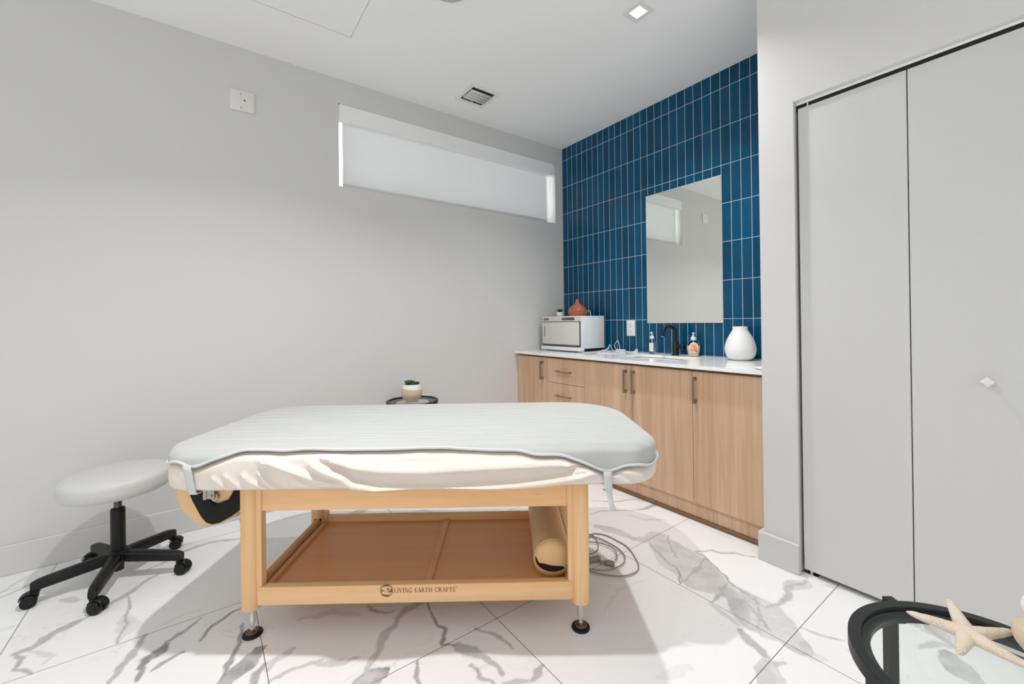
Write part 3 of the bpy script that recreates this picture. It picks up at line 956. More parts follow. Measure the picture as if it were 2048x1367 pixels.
# aroma diffuser on the warmer
ZW = ZC + 0.302
df = thing('aroma_diffuser', 'reddish wood grain drop shaped aroma diffuser on top of the towel cabinet', 'diffuser', (-0.15, -0.335, ZW))
G().lathe([(0, 0), (0.066, 0), (0.076, 0.010), (0.084, 0.026), (0.0855, 0.042), (0.082, 0.058), (0.072, 0.074), (0.056, 0.089), (0.038, 0.101), (0.025, 0.112), (0.018, 0.125), (0.0145, 0.14), (0.0135, 0.151), (0.0105, 0.153), (0.0095, 0.148), (0, 0.147)], 44).obj('diffuser_body', MAT['terracotta'], df)
plabel(G().lathe([(0.0858, 0.0385), (0.0862, 0.0395), (0.0858, 0.0405), (0.085, 0.0395), (0.0858, 0.0385)], 44, cap=False).obj('seam_ring', MAT['ink'], df), 'dark seam around the middle')
cd = [(0.03, -0.075, 0.022), (0.02, -0.115, 0.052), (0.015, -0.142, 0.03), (0.015, -0.1455, -0.02), (0.005, -0.143, -0.10), (-0.01, -0.137, -0.16), (-0.02, -0.132, -0.19), (-0.015, -0.14, -0.24), (0.0, -0.15, -0.27), (0.02, -0.19, -0.299), (0.05, -0.24, -0.2995)]
plabel(G().tube(cd, 0.0022, 6).obj('power_lead', MAT['cable_white'], df), 'thin white lead')


def leaf_pts(L, W, lift, curl, n=7):
    """fleshy leaf along +x, thick, pointed"""
    rows = []
    for i in range(n):
        s = i / (n - 1)
        wd = W * math.sin(math.pi * (0.12 + 0.88 * s)) ** 0.7 if s < 1 else 0.0
        wd = max(wd, W * 0.04)
        z = lift * s + curl * s * s
        th = 0.32 * wd
        rows.append([(L * s, wd * math.cos(a), z + th * math.sin(a)) for a in [2 * math.pi * k / 8 for k in range(8)]])
    return rows


def succulent(name_pot, name_plant, label, loc, pot_prof, mat_pot, leaves, plantz, soilr, rs, sc=1.0, leafmat='leaf', split=None, group=None, bandlab=None):
    t_ = thing('potted_succulent', label, 'plant', loc, group=group)
    p = G().lathe(pot_prof, 40).obj('pot', mat_pot, t_, 50)
    if split:                                        # slanted glaze line: cut the wall there and give the upper part its own glaze
        b = bmesh.new()
        b.from_mesh(p.data)
        no = Vector((split[2], split[1], 1.0))
        bmesh.ops.bisect_plane(b, geom=b.verts[:] + b.edges[:] + b.faces[:], plane_co=(0, 0, split[0]), plane_no=no)
        for f in b.faces:
            if (f.calc_center_median() - Vector((0, 0, split[0]))).dot(no) > 0:
                f.material_index = 1
        b.to_mesh(p.data)
        b.free()
    plabel(G().lathe([(0, plantz - .004), (soilr, plantz - .004), (soilr, plantz - .010), (0, plantz - .010)], 24).obj('soil', plain('potting_soil', (0.03, 0.022, 0.016, 1), 0.95, bump=.4), t_), 'dark soil')
    rnd = random.Random(rs)
    for (dx, dy, dz, n, L, W) in leaves:
        g = G()
        for k in range(n):
            tier = k / n
            az = k * 2.39996 + rnd.uniform(-.2, .2)
            el = 0.50 + 0.95 * tier
            LL = L * (1.0 - 0.38 * tier)
            M = Matrix.Translation((dx, dy, plantz - .004 + dz)) @ Matrix.Rotation(az, 4, 'Z') @ Matrix.Rotation(-el, 4, 'Y')
            b = bmesh.new()
            rows = leaf_pts(LL, W * (1 - .3 * tier), 0, LL * .28)
            V = [[b.verts.new(q) for q in r] for r in rows]
            for A, B in zip(V, V[1:]):
                for j in range(8):
                    b.faces.new((A[j], A[(j + 1) % 8], B[(j + 1) % 8], B[j]))
            b.faces.new(V[0][::-1])
            b.faces.new(V[-1])
            g._merge(b, None, M)
        g.obj('leaf_rosette', MAT[leafmat], t_, 60)
    return t_


succulent('pot', 'leaves', 'tiny spiky succulent in a white pot on the towel cabinet near the corner', (-0.17, -0.128, ZW),
          [(0, 0), (0.021, 0), (0.029, 0.006), (0.033, 0.02), (0.032, 0.034), (0.029, 0.042), (0.026, 0.042), (0.026, 0.036), (0, 0.036)],
          MAT['white_ceramic'], [(0, 0, 0, 17, 0.050, 0.0085)], 0.040, 0.026, 4, leafmat='leaf_dark')

# hand sanitizer
sn = thing('pump_bottle', 'slim clear pump bottle on the countertop left of the faucet', 'bottle', (-0.062, -1.043, ZC), R(20))
G().lathe([(0, 0.0), (0.022, 0), (0.0245, 0.003), (0.0245, 0.095), (0.0235, 0.103), (0.018, 0.111), (0.0125, 0.115), (0.0125, 0.12), (0, 0.12)], 28).obj('bottle', MAT['clear_plastic'], sn)
plabel(G().lathe([(0, 0.003), (0.0225, 0.003), (0.0225, 0.082), (0, 0.082)], 24).obj('clear_gel', glass('gel', (0.93, 0.97, 0.99, 1), 0.02, 1.33), sn), 'clear gel')
lab = []
for k in range(9):
    a = R(140 + 10 * k)
    lab.append([(0.0249 * math.cos(a), 0.0249 * math.sin(a), z) for z in (0.02, 0.086)])
plabel(G().grid(lab).obj('bottle_label', MAT['white_plastic'], sn), 'white label')
g = G().lathe([(0, 0.116), (0.0155, 0.116), (0.0155, 0.134), (0.012, 0.139), (0.006, 0.141), (0.005, 0.158), (0.0065, 0.16), (0.0065, 0.168), (0, 0.17)], 24)
g.tube([(0, 0, 0.164), (-0.02, 0, 0.165), (-0.031, 0, 0.158)], 0.0042, 8).cyl((0, 0, 0.012), (0, 0, 0.116), 0.003, 8)
g.obj('pump', MAT['white_plastic'], sn)

# hand soap
so = thing('soap_dispenser', 'peach hand soap pump bottle with an orange label right of the faucet', 'soap bottle', (-0.05, -1.375, ZC), R(35))
prof = [(0, 0), (0.030, 0), (0.034, 0.003), (0.0345, 0.01), (0.038, 0.025), (0.0425, 0.045), (0.044, 0.06), (0.0425, 0.08), (0.037, 0.097), (0.028, 0.109), (0.0175, 0.115), (0.014, 0.117), (0, 0.117)]
FL = Matrix.Diagonal((0.62, 1.0, 1.0, 1.0))
G().lathe(prof, 36, M=FL).obj('bottle', MAT['clear_plastic'], so, 60)
inner = [(0, 0.002)] + [(max(r_ - .002, 0), z_ + .002) for r_, z_ in prof[1:7]] + [(0.0405, 0.074), (0, 0.074)]
plabel(G().lathe(inner, 36, M=FL).obj('liquid_soap', MAT['soap'], so, 60), 'cream liquid soap')


def onbottle(y, z, off=0.0008):
    r = np.interp(z, [p[1] for p in prof[1:]], [p[0] for p in prof[1:]]) + off
    yy = max(-0.98, min(0.98, y / r))
    return (-0.62 * r * math.sqrt(1 - yy * yy), -y, z)


rows = []
for i in range(11):
    z = 0.026 + 0.072 * i / 10
    hwid = 0.031 * math.sqrt(max(0.02, 1 - ((z - 0.060) / 0.041) ** 2))
    rows.append([onbottle(-hwid + 2 * hwid * j / 8, z) for j in range(9)])
lb = plabel(G().grid(rows).obj('bottle_label', MAT['soap'], so), 'cream rounded label')
g = G()
for (ya, yb, za, zb, mi) in ((-.018, .016, .078, .083, 0), (-.018, .016, .070, .073, 0), (-.021, -.012, .060, .068, 1), (-.006, .02, .055, .067, 1), (-.024, .024, .045, .053, 1), (-.018, .018, .036, .043, 1), (.012, .024, .034, .040, 0)):
    g.grid([[onbottle(ya + (yb - ya) * j / 6, z, 0.0014) for j in range(7)] for z in (za, (za + zb) / 2, zb)], mat=mi)
plabel(g.obj('label_print', [MAT['red'], MAT['orange']], lb), 'red and orange print')
g = G().lathe([(0, 0.112), (0.0165, 0.113), (0.0185, 0.118), (0.0185, 0.128), (0.014, 0.138), (0.0075, 0.142), (0.0068, 0.160), (0.007, 0.163), (0, 0.164)], 24)
g.prism([(-.030, -.007), (.012, -.010), (.016, 0), (.012, .010), (-.030, .007)], 0.161, 0.168, 0.002, 2)
g.cyl((0, 0, .02), (0, 0, .112), .003, 8)
g.obj('pump', MAT['white_plastic'], so)

# vase
va = thing('white_vase', 'white matte gourd shaped vase at the right end of the countertop', 'vase', (-0.105, -1.722, ZC))
G().lathe([(0, 0), (0.050, 0), (0.064, 0.006), (0.078, 0.022), (0.087, 0.045), (0.090, 0.070), (0.087, 0.095), (0.078, 0.125), (0.064, 0.155), (0.050, 0.178), (0.043, 0.192), (0.0425, 0.210), (0.0415, 0.212), (0.038, 0.211), (0.038, 0.19), (0.045, 0.17), (0, 0.15)], 56).obj('vase_body', MAT['white_ceramic'], va, 60)

# small dish at the far right edge of the counter
dh = thing('soap_dish', 'small white dish half hidden by the pier at the front right of the countertop', 'dish', (-0.525, -2.035, ZC))
G().lathe([(0, 0), (0.034, 0), (0.042, 0.004), (0.046, 0.010), (0.044, 0.011), (0.038, 0.006), (0, 0.005)], 32).obj('dish_body', MAT['white_ceramic'], dh)

# power adapters and loose leads by the outlet
ad = thing('power_adapter', 'white rectangular power adapter with leads lying below the outlet', 'adapter', (-0.055, -0.735, ZC), R(-8))
G().box(-0.02, 0.02, -0.040, 0.040, 0.0, 0.021, 0.004, 2).obj('adapter_brick', MAT['cable_white'], ad)
g = G()
g.tube([(-0.008, 0.04, 0.012), (-0.012, 0.06, 0.05), (-0.010, 0.028, 0.092), (-0.008, 0.018, 0.082), (-0.008, 0.006, 0.05), (-0.008, 0.002, 0.021)], 0.0025, 6)
g.tube([(0, 0.04, 0.008), (-0.01, 0.08, 0.006), (-0.02, 0.105, 0.05), (-0.02, 0.112, 0.055), (-0.03, 0.12, 0.02), (-0.06, 0.15, 0.003), (-0.13, 0.12, 0.003), (-0.16, 0.06, 0.003)], 0.0025, 6)
g.obj('lead', MAT['cable_white'], ad)
ad2 = thing('plug_adapter', 'small white wedge shaped plug lying on the countertop nearest the clear bottle', 'adapter', (-0.05, -0.868, ZC), R(-8))
b = bmesh.new()
G().prism([(0.022, 0.0), (0.022, 0.006), (-0.006, 0.012), (-0.028, 0.030), (-0.030, 0.0)], -0.012, 0.012, 0.002, 2, M=Matrix(((0, 0, 1, 0), (1, 0, 0, 0), (0, 1, 0, 0), (0, 0, 0, 1)))).obj('plug_body', MAT['cable_white'], ad2)
G().tube([(0.0, 0.022, 0.003), (-0.004, 0.05, 0.0026), (0.0, 0.083, 0.004)], 0.0025, 6).obj('lead', MAT['cable_white'], ad2)
cb = tag(G().tube([(-0.02, -0.585, 0.925), (-0.06, -0.60, 0.915), (-0.16, -0.62, 0.912), (-0.22, -0.66, 0.9035), (-0.30, -0.70, 0.903), (-0.25, -0.76, 0.903), (-0.16, -0.70, 0.9035), (-0.10, -0.62, 0.908), (-0.05, -0.60, 0.93)], 0.0028, 6).tube([(-0.03, -0.60, 0.945), (-0.10, -0.63, 0.925), (-0.20, -0.68, 0.904), (-0.28, -0.78, 0.903), (-0.22, -0.83, 0.903), (-0.14, -0.78, 0.9035), (-0.08, -0.68, 0.91)], 0.0025, 6).tube([(-0.36, -0.55, 0.9035), (-0.30, -0.59, 0.903), (-0.20, -0.60, 0.9035), (-0.13, -0.66, 0.906), (-0.18, -0.74, 0.9035), (-0.26, -0.73, 0.9065)], 0.0025, 6).obj('tangled_cable', MAT['cable_white']), 'tangle of thin white leads on the countertop right of the towel cabinet', 'cable')

# ================================================================ massage table
TA = R(-35.7)
TO = (-2.199, -1.508, 0.0)
mt = thing('massage_table', 'light maple massage table with a low shelf standing in the middle of the marble floor', 'massage table', TO, TA)


def leg(sx, v, front):
    """rounded outer post with a flat inner batten; returns the leg"""
    g = G()
    u = sx * 0.617
    pts = []
    r_ = 0.030
    hw, hd = 0.0335, 0.034
    for cx, cy, a0 in ((hw - r_, hd - r_, 0), (-hw + r_, hd - r_, 90), (-hw + r_, -hd + r_, 180), (hw - r_, -hd + r_, 270)):
        for k in range(9):
            a = R(a0 + 90 * k / 8)
            pts.append((u + cx + r_ * math.cos(a), v + cy + r_ * math.sin(a)))
    g.prism(pts, 0.103, 0.566, 0.004, 2)
    ui = u - sx * 0.0335
    ua, ub = sorted((ui + sx * .006, ui - sx * 0.014))
    s = -1 if front else 1
    va, vb = sorted((v + s * 0.020, v - s * 0.014))
    g.box(ua, ub, va, vb, 0.124, 0.566, 0.002, 1)
    L = g.obj('leg', MAT['maple_z'], mt)
    f = G().cyl((u, v, 0.044), (u, v, 0.104), 0.0125, 8).cyl((u, v, 0.022), (u, v, 0.046), 0.0065, 14).cyl((u, v, 0.016), (u, v, 0.024), 0.010, 6)
    plabel(f.obj('levelling_stem', MAT['chrome'], L, 25), 'chrome levelling stem')
    ft = G().lathe([(0, 0), (0.0335, 0), (0.0345, 0.003), (0.033, 0.007), (0.024, 0.010), (0, 0.010)], 32, M=Matrix.Translation((u, v, 0)))
    ft.lathe([(0.0225, 0.0095), (0.0225, 0.012), (0.019, 0.0145), (0.008, 0.0155), (0.008, 0.019), (0, 0.019)], 28, M=Matrix.Translation((u, v, 0)), mat=1)
    plabel(ft.obj('foot_pad', [MAT['black_plastic'], plain('steel_cap', (0.16, 0.12, 0.09, 1), 0.4, 0.8)], L, 25), 'black round foot pad')
    return L


VB = 0.555
for sx in (-1, 1):
    leg(sx, 0.0, True)
    lg = leg(sx, VB, False)
    if sx < 0:
        bh = G()
        for du in (0.004, 0.026):
            bh.cyl((-0.622 + du, VB - .0355, 0.181), (-0.622 + du, VB - .033, 0.181), 0.007, 14)
        plabel(bh.obj('bolt_hole', MAT['ink'], lg), 'two dark bolt holes')


def rail(name, u0, u1, v0, v1, z0, z1, mat):
    return G().box(u0, u1, v0, v1, z0, z1, 0.003, 2).obj(name, MAT[mat], mt)


rail('upper_rail', -0.588, 0.588, -0.014, 0.008, 0.466, 0.566, 'maple_u')
fr_rail = rail('lower_rail', -0.583, 0.583, -0.024, 0.006, 0.122, 0.1895, 'maple_u')
rail('upper_rail', -0.588, 0.588, VB - .008, VB + .014, 0.466, 0.566, 'maple_u')
rail('lower_rail', -0.583, 0.583, VB - .006, VB + .016, 0.122, 0.1895, 'maple_u')
for sx in (-1, 1):
    a, b = sorted((sx * 0.604, sx * 0.626))
    rail('upper_side_rail', a, b, 0.030, VB - .030, 0.466, 0.566, 'maple_v')
    rail('lower_side_rail', a - .008, b - .008, 0.030, VB - .030, 0.122, 0.186, 'maple_v') if sx > 0 else rail('lower_side_rail', a + .008, b + .008, 0.030, VB - .030, 0.122, 0.186, 'maple_v')
plabel(G().box(-0.602, 0.602, 0.0065, VB - .0065, 0.140, 0.156).obj('shelf', MAT['shelf'], mt, smooth=0), 'brown plywood shelf')
plabel(G().box(0.020, 0.048, 0.0065, VB - .0065, 0.156, 0.164, 0.002, 1).obj('shelf_batten', MAT['shelf'], mt), 'cross batten on the shelf')
plabel(G().box(-0.582, 0.582, 0.006, 0.024, 0.156, 0.172, 0.002, 1).obj('shelf_ledge', MAT['shelf'], mt), 'ledge behind the front rail')
for s in (-1, 1):
    a, b = sorted((s * .584, s * .566))
    G().box(a, b, 0.035, VB - .03, 0.156, 0.170, 0.002, 1).obj('shelf_ledge', MAT['shelf'], mt)

# maker's mark on the front rail: round emblem and lettering
vf = -0.0245


def flat_curve(name, kind, parent, mat):
    pass


def emblem():
    g = G()
    c = (-0.1065, 0.1695)
    Rr = 0.0238
    My = Matrix(((1, 0, 0, 0), (0, 0, -1, vf), (0, 1, 0, 0), (0, 0, 0, 1)))   # xy -> uz, extruded towards the viewer

    def ring(r0, r1, a0, a1, n=40, cx=0.0, cy=0.0):
        pts = [(c[0] + cx + r1 * math.cos(R(a0 + (a1 - a0) * k / n)), c[1] + cy + r1 * math.sin(R(a0 + (a1 - a0) * k / n))) for k in range(n + 1)]
        pin = [(c[0] + cx + (r0(k / n) if callable(r0) else r0) * math.cos(R(a0 + (a1 - a0) * k / n)), c[1] + cy + (r0(k / n) if callable(r0) else r0) * math.sin(R(a0 + (a1 - a0) * k / n))) for k in range(n + 1)]
        b = bmesh.new()
        A = [b.verts.new((p[0], p[1], 0.0004)) for p in pts]
        B = [b.verts.new((p[0], p[1], 0.0004)) for p in pin]
        for i in range(n):
            b.faces.new((A[i], A[i + 1], B[i + 1], B[i]))
        g._merge(b, None, My)

    def poly(pts):
        b = bmesh.new()
        V = [b.verts.new((c[0] + p[0] * Rr, c[1] + p[1] * Rr, 0.0004)) for p in pts]
        f = b.faces.new(V)
        bmesh.ops.triangulate(b, faces=[f])
        g._merge(b, None, My)

    ring(Rr * .94, Rr, 0, 360)
    ring(Rr * .82, Rr * .86, 0, 360)
    ring(lambda s: Rr * (.84 - .17 * math.sin(math.pi * s) ** 1.5), Rr * .85, 40, 150)
    ring(lambda s: Rr * (.84 - .17 * math.sin(math.pi * s) ** 1.5), Rr * .85, 210, 320)
    poly([(-.84, -.12), (-.80, .10), (-.55, .03), (-.22, .02), (-.30, -.06), (-.60, -.06)])
    poly([(-.10, .32), (.30, .34), (.58, .16), (.30, .22), (.02, .26)])
    poly([(.02, .26), (.36, .18), (.30, .02), (.02, -.02), (.30, .10), (.26, .16)])
    poly([(.58, .16), (.46, -.10), (.24, -.22), (.40, -.34), (.56, -.28), (.62, -.02)])
    poly([(.80, .30), (.86, 0.0), (.80, -.30), (.64, -.24), (.70, 0.0), (.62, .12)])
    poly([(.02, -.02), (.22, -.14), (.14, -.20), (-.02, -.06)])
    return g


plabel(emblem().obj('emblem', MAT['ink'], fr_rail, smooth=0), 'round dark brown emblem')


def letters(txt, size, name, parent, u0, z0, width=None):
    cu = bpy.data.curves.new(name, 'FONT')
    cu.body = txt
    cu.size = size
    cu.extrude = 0.0002
    to = bpy.data.objects.new(name, cu)
    COL.objects.link(to)
    bpy.context.view_layer.update()
    me = bpy.data.meshes.new_from_object(to.evaluated_get(bpy.context.evaluated_depsgraph_get()))
    bpy.data.objects.remove(to)
    w_ = max(v.co.x for v in me.vertices) - min(v.co.x for v in me.vertices)
    sc = (width / w_) if width else 1.0
    x0 = min(v.co.x for v in me.vertices)
    for v in me.vertices:
        v.co = Vector((u0 + (v.co.x - x0) * sc, vf - 0.0004 - v.co.z, z0 + v.co.y))
    me.materials.append(MAT['ink'])
    o = bpy.data.objects.new(name, me)
    COL.objects.link(o)
    o.parent = parent
    return o


# Roman capitals with serifs, drawn as strokes: x, y in cap heights; (thick, thin) pen
def serif_text(txt, u0, z0, h, width, parent):
    g = G()
    T, t_ = 0.12, 0.05
    glyph = {
        'L': (0.62, [[(.16, 0), (.16, 1)], [(.02, .02), (.58, .02)], [(.56, 0), (.60, .24)], [(.02, .98), (.32, .98)]], [T, t_, t_, t_]),
        'I': (0.36, [[(.18, 0), (.18, 1)], [(.03, .02), (.33, .02)], [(.03, .98), (.33, .98)]], [T, t_, t_]),
        'V': (0.80, [[(.10, 1), (.42, 0)], [(.42, 0), (.72, 1)], [(-.02, .98), (.24, .98)], [(.60, .98), (.84, .98)]], [T, t_, t_, t_]),
        'N': (0.86, [[(.14, 0), (.14, 1)], [(.12, 1), (.74, 0)], [(.74, 0), (.74, 1)], [(.02, .02), (.26, .02)], [(0, .98), (.16, .98)], [(.62, .98), (.86, .98)]], [t_, T, t_, t_, t_, t_]),
        'G': (0.86, [[(.76, .80), (.68, .93), (.50, .99), (.30, .95), (.14, .78), (.09, .5), (.14, .22), (.30, .05), (.50, .01), (.72, .08)], [(.72, .06), (.72, .42)], [(.58, .42), (.84, .42)], [(.76, .76), (.76, 1.0)]], [T * .8, T, t_, t_]),
        'E': (0.66, [[(.16, 0), (.16, 1)], [(.02, .02), (.60, .02)], [(.02, .98), (.56, .98)], [(.16, .52), (.46, .52)], [(.58, 0), (.63, .22)], [(.56, .80), (.56, 1)], [(.46, .42), (.46, .62)]], [T, t_, t_, t_, t_, t_, t_]),
        'A': (0.84, [[(.12, 0), (.42, 1)], [(.42, 1), (.74, 0)], [(.22, .36), (.62, .36)], [(0, .02), (.24, .02)], [(.60, .02), (.88, .02)]], [t_, T, t_, t_, t_]),
        'R': (0.76, [[(.16, 0), (.16, 1)], [(.16, .98), (.42, .97), (.54, .88), (.56, .74), (.50, .58), (.38, .51), (.16, .50)], [(.34, .50), (.70, .02)], [(.02, .02), (.32, .02)], [(.02, .98), (.20, .98)], [(.66, .02), (.80, .02)]], [T, T * .7, T, t_, t_, t_]),
        'T': (0.74, [[(.37, 0), (.37, 1)], [(.03, .98), (.71, .98)], [(.22, .02), (.52, .02)], [(.03, .78), (.04, 1)], [(.71, .78), (.70, 1)]], [T, t_, t_, t_, t_]),
        'H': (0.92, [[(.16, 0), (.16, 1)], [(.76, 0), (.76, 1)], [(.16, .51), (.76, .51)], [(.02, .02), (.30, .02)], [(.02, .98), (.30, .98)], [(.62, .02), (.90, .02)], [(.62, .98), (.90, .98)]], [T, T, t_, t_, t_, t_, t_]),
        'C': (0.82, [[(.76, .80), (.66, .93), (.50, .99), (.30, .95), (.14, .78), (.09, .5), (.14, .22), (.30, .05), (.50, .01), (.66, .06), (.78, .20)], [(.76, .76), (.76, 1.0)]], [T * .8, t_]),
        'F': (0.62, [[(.16, 0), (.16, 1)], [(.02, .02), (.34, .02)], [(.02, .98), (.56, .98)], [(.16, .52), (.44, .52)], [(.56, .78), (.56, 1)], [(.44, .42), (.44, .62)]], [T, t_, t_, t_, t_, t_]),
        'S': (0.62, [[(.52, .84), (.44, .94), (.30, .99), (.16, .93), (.11, .80), (.16, .66), (.32, .55), (.48, .44), (.55, .28), (.50, .10), (.34, .01), (.18, .05), (.08, .20)], [(.53, .78), (.53, .98)], [(.08, .02), (.08, .24)]], [T * .8, t_, t_]),
        ' ': (0.40, [], []),
    }
    tot = sum(glyph[ch][0] + .08 for ch in txt) - .08
    sx = width / tot
    x = 0.0
    for ch in txt:
        wd, strokes, pens = glyph[ch]
        for st, pen in zip(strokes, pens):
            for (ax, ay), (bx, by) in zip(st, st[1:]):
                A = Vector((u0 + (x + ax) * sx, z0 + ay * h))
                B = Vector((u0 + (x + bx) * sx, z0 + by * h))
                d = (B - A)
                if d.length < 1e-6:
                    continue
                d.normalize()
                nn = Vector((-d.y, d.x)) * pen * h / 2
                e = d * (0.01 * h if len(st) < 3 else 0.02 * h)
                q = [A - e + nn, A - e - nn, B + e - nn, B + e + nn]
                b = bmesh.new()
                b.faces.new([b.verts.new((p.x, vf - 0.0004, p.y)) for p in q])
                g._merge(b)
        x += wd + .08
    return plabel(g.obj('lettering', MAT['ink'], parent, smooth=0), 'dark brown capitals')


serif_text('LIVING EARTH CRAFTS', -0.079, 0.1617, 0.0152, 0.226, fr_rail)
# small registered sign
g = G()
cc = (0.1515, 0.1785)
for rad in (0.0022,):
    n = 20
    b = bmesh.new()
    A = [b.verts.new((cc[0] + rad * math.cos(6.2832 * k / n), vf - .0004, cc[1] + rad * math.sin(6.2832 * k / n))) for k in range(n)]
    B = [b.verts.new((cc[0] + rad * .75 * math.cos(6.2832 * k / n), vf - .0004, cc[1] + rad * .75 * math.sin(6.2832 * k / n))) for k in range(n)]
    for k in range(n):
        b.faces.new((A[k], A[(k + 1) % n], B[(k + 1) % n], B[k]))
    g._merge(b)
for q in ([(-.0008, -.001), (-.0004, -.001), (-.0004, .0012), (-.0008, .0012)], [(-.0004, .0012), (-.0004, .0008), (.0006, .0008), (.0006, .0012)], [(.0003, .0008), (.0007, .0008), (.0007, .0001), (.0003, .0001)], [(-.0004, .0003), (-.0004, 0), (.0005, 0), (.0005, .0003)], [(0, 0), (.0004, 0), (.0009, -.001), (.0005, -.001)]):
    b = bmesh.new()
    b.faces.new([b.verts.new((cc[0] + p[0], vf - .0004, cc[1] + p[1])) for p in q])
    g._merge(b)
g.obj('registered_sign', MAT['ink'], fr_rail, smooth=0)

# ---------------------------------------------------------------- padded top, sheet, blanket (table-local u, v, z)
UL, UR, VF, VR = -0.893, 0.904, -0.098, 0.672
ZT, ZB = 0.718, 0.580
NL, NS_, NC = 240, 70, 14
RC = 0.115
RB, RB2 = 0.19, 0.30          # the rear corners are rounder


def outline(inset):
    """rounded rectangle, counter-clockwise starting on the front side at the left"""
    k_ = min(1.0, max(0.0, 1 - inset / MI))
    r_, q_, p_ = RC * k_, RB * k_, RB2 * k_
    x0, x1, y0, y1 = UL + inset, UR - inset, VF + inset, VR - inset
    out = []
    corners = ((x1 - r_, y0 + r_, -90), (x1 - p_, y1 - p_, 0), (x0 + q_, y1 - q_, 90), (x0 + r_, y0 + r_, 180))
    starts = ((x0 + r_, y0), (x1, y0 + r_), (x1 - p_, y1), (x0, y1 - q_))
    ends = ((x1 - r_, y0), (x1, y1 - p_), (x0 + q_, y1), (x0, y0 + r_))
    rad = (r_, p_, q_, r_)
    for (s, e, (cx, cy, a0), n, r_) in zip(starts, ends, corners, (NL, NS_, NL, NS_), rad):
        for k in range(n):
            t_ = k / n
            out.append((s[0] + (e[0] - s[0]) * t_, s[1] + (e[1] - s[1]) * t_))
        for k in range(NC):
            a = R(a0 + 90 * k / NC)
            out.append((cx + r_ * math.cos(a), cy + r_ * math.sin(a)))
    return out


def nrm(i):
    """outward plan normal at outline index i"""
    n = NL + NC
    segs = (NL, NC, NS_, NC, NL, NC, NS_, NC)
    a0 = (-90, -90, 0, 0, 90, 90, 180, 180)
    for k, (s, a) in enumerate(zip(segs, a0)):
        if i < s:
            ang = a if k % 2 == 0 else a + 90 * i / s
            return (math.cos(R(ang)), math.sin(R(ang)))
        i -= s
    return (0, -1)


MI = (VR - VF) / 2
NO = len(outline(0))
NORM = [nrm(i) for i in range(NO)]
MI = (VR - VF) / 2

FOLDS = [  # polyline (u, z), amplitude, width above, width below
    ([(-0.33, 0.705), (-0.258, 0.690), (-0.181, 0.665), (-0.088, 0.651), (0.074, 0.646), (0.212, 0.653), (0.383, 0.659), (0.579, 0.664), (0.66, 0.662)], 0.026, 0.026, 0.006),
    ([(-0.35, 0.692), (-0.313, 0.676), (-0.218, 0.638), (-0.182, 0.612), (-0.089, 0.594), (0.073, 0.588), (0.211, 0.592), (0.374, 0.600), (0.498, 0.612), (0.623, 0.632), (0.68, 0.645)], 0.040, 0.009, 0.022),
    ([(-0.52, 0.690), (-0.472, 0.683), (-0.411, 0.661), (-0.321, 0.629), (-0.168, 0.588)], 0.022, 0.016, 0.007),
    ([(-0.51, 0.660), (-0.482, 0.618), (-0.44, 0.584)], 0.014, 0.012, 0.009),
    ([(-0.57, 0.650), (-0.532, 0.618), (-0.459, 0.586)], 0.013, 0.010, 0.007),
    ([(-0.63, 0.650), (-0.588, 0.612), (-0.56, 0.586)], 0.010, 0.009, 0.006),
    ([(-0.67, 0.640), (-0.62, 0.594)], 0.010, 0.009, 0.006),
    ([(-0.40, 0.640), (-0.36, 0.610), (-0.30, 0.582)], 0.007, 0.010, 0.010),
    ([(0.687, 0.652), (0.591, 0.641), (0.491, 0.612), (0.427, 0.587)], 0.018, 0.007, 0.016),
    ([(0.690, 0.640), (0.60, 0.618), (0.52, 0.592)], 0.008, 0.006, 0.010),
    ([(0.713, 0.648), (0.752, 0.637), (0.84, 0.606)], 0.014, 0.008, 0.008),
    ([(0.713, 0.624), (0.791, 0.586)], 0.008, 0.008, 0.010),
    ([(0.72, 0.660), (0.80, 0.652), (0.90, 0.630)], 0.009, 0.008, 0.010),
    ([(-0.835, 0.655), (-0.80, 0.625), (-0.785, 0.60)], 0.007, 0.010, 0.010),
]


def fold(u, z):
    d = 0.0
    for pts, A, wu, wd in FOLDS:
        lo, hi = min(p[0] for p in pts), max(p[0] for p in pts)
        if u < lo - .03 or u > hi + .03:
            continue
        best, sg, sb = 9.0, 1, 0
        acc = 0.0
        tot = len(pts) - 1
        for k in range(tot):
            ax, ay = pts[k]
            bx, by = pts[k + 1]
            ux, uy = bx - ax, by - ay
            L2 = ux * ux + uy * uy
            t_ = max(0, min(1, ((u - ax) * ux + (z - ay) * uy) / L2))
            ex, ey = u - ax - t_ * ux, z - ay - t_ * uy
            dd_ = math.hypot(ex, ey)
            if dd_ < best:
                best = dd_
                up = (-uy * ex + ux * ey) * (1 if ux > 0 else -1)
                sg = 1 if up >= 0 else -1
                sb = (k + t_) / tot
        env = min(1.0, sb / 0.15, (1 - sb) / 0.12)
        wd_ = wu if sg > 0 else wd
        d = max(d, A * max(env, 0) * math.exp(-(best / wd_) ** 2))
    return d


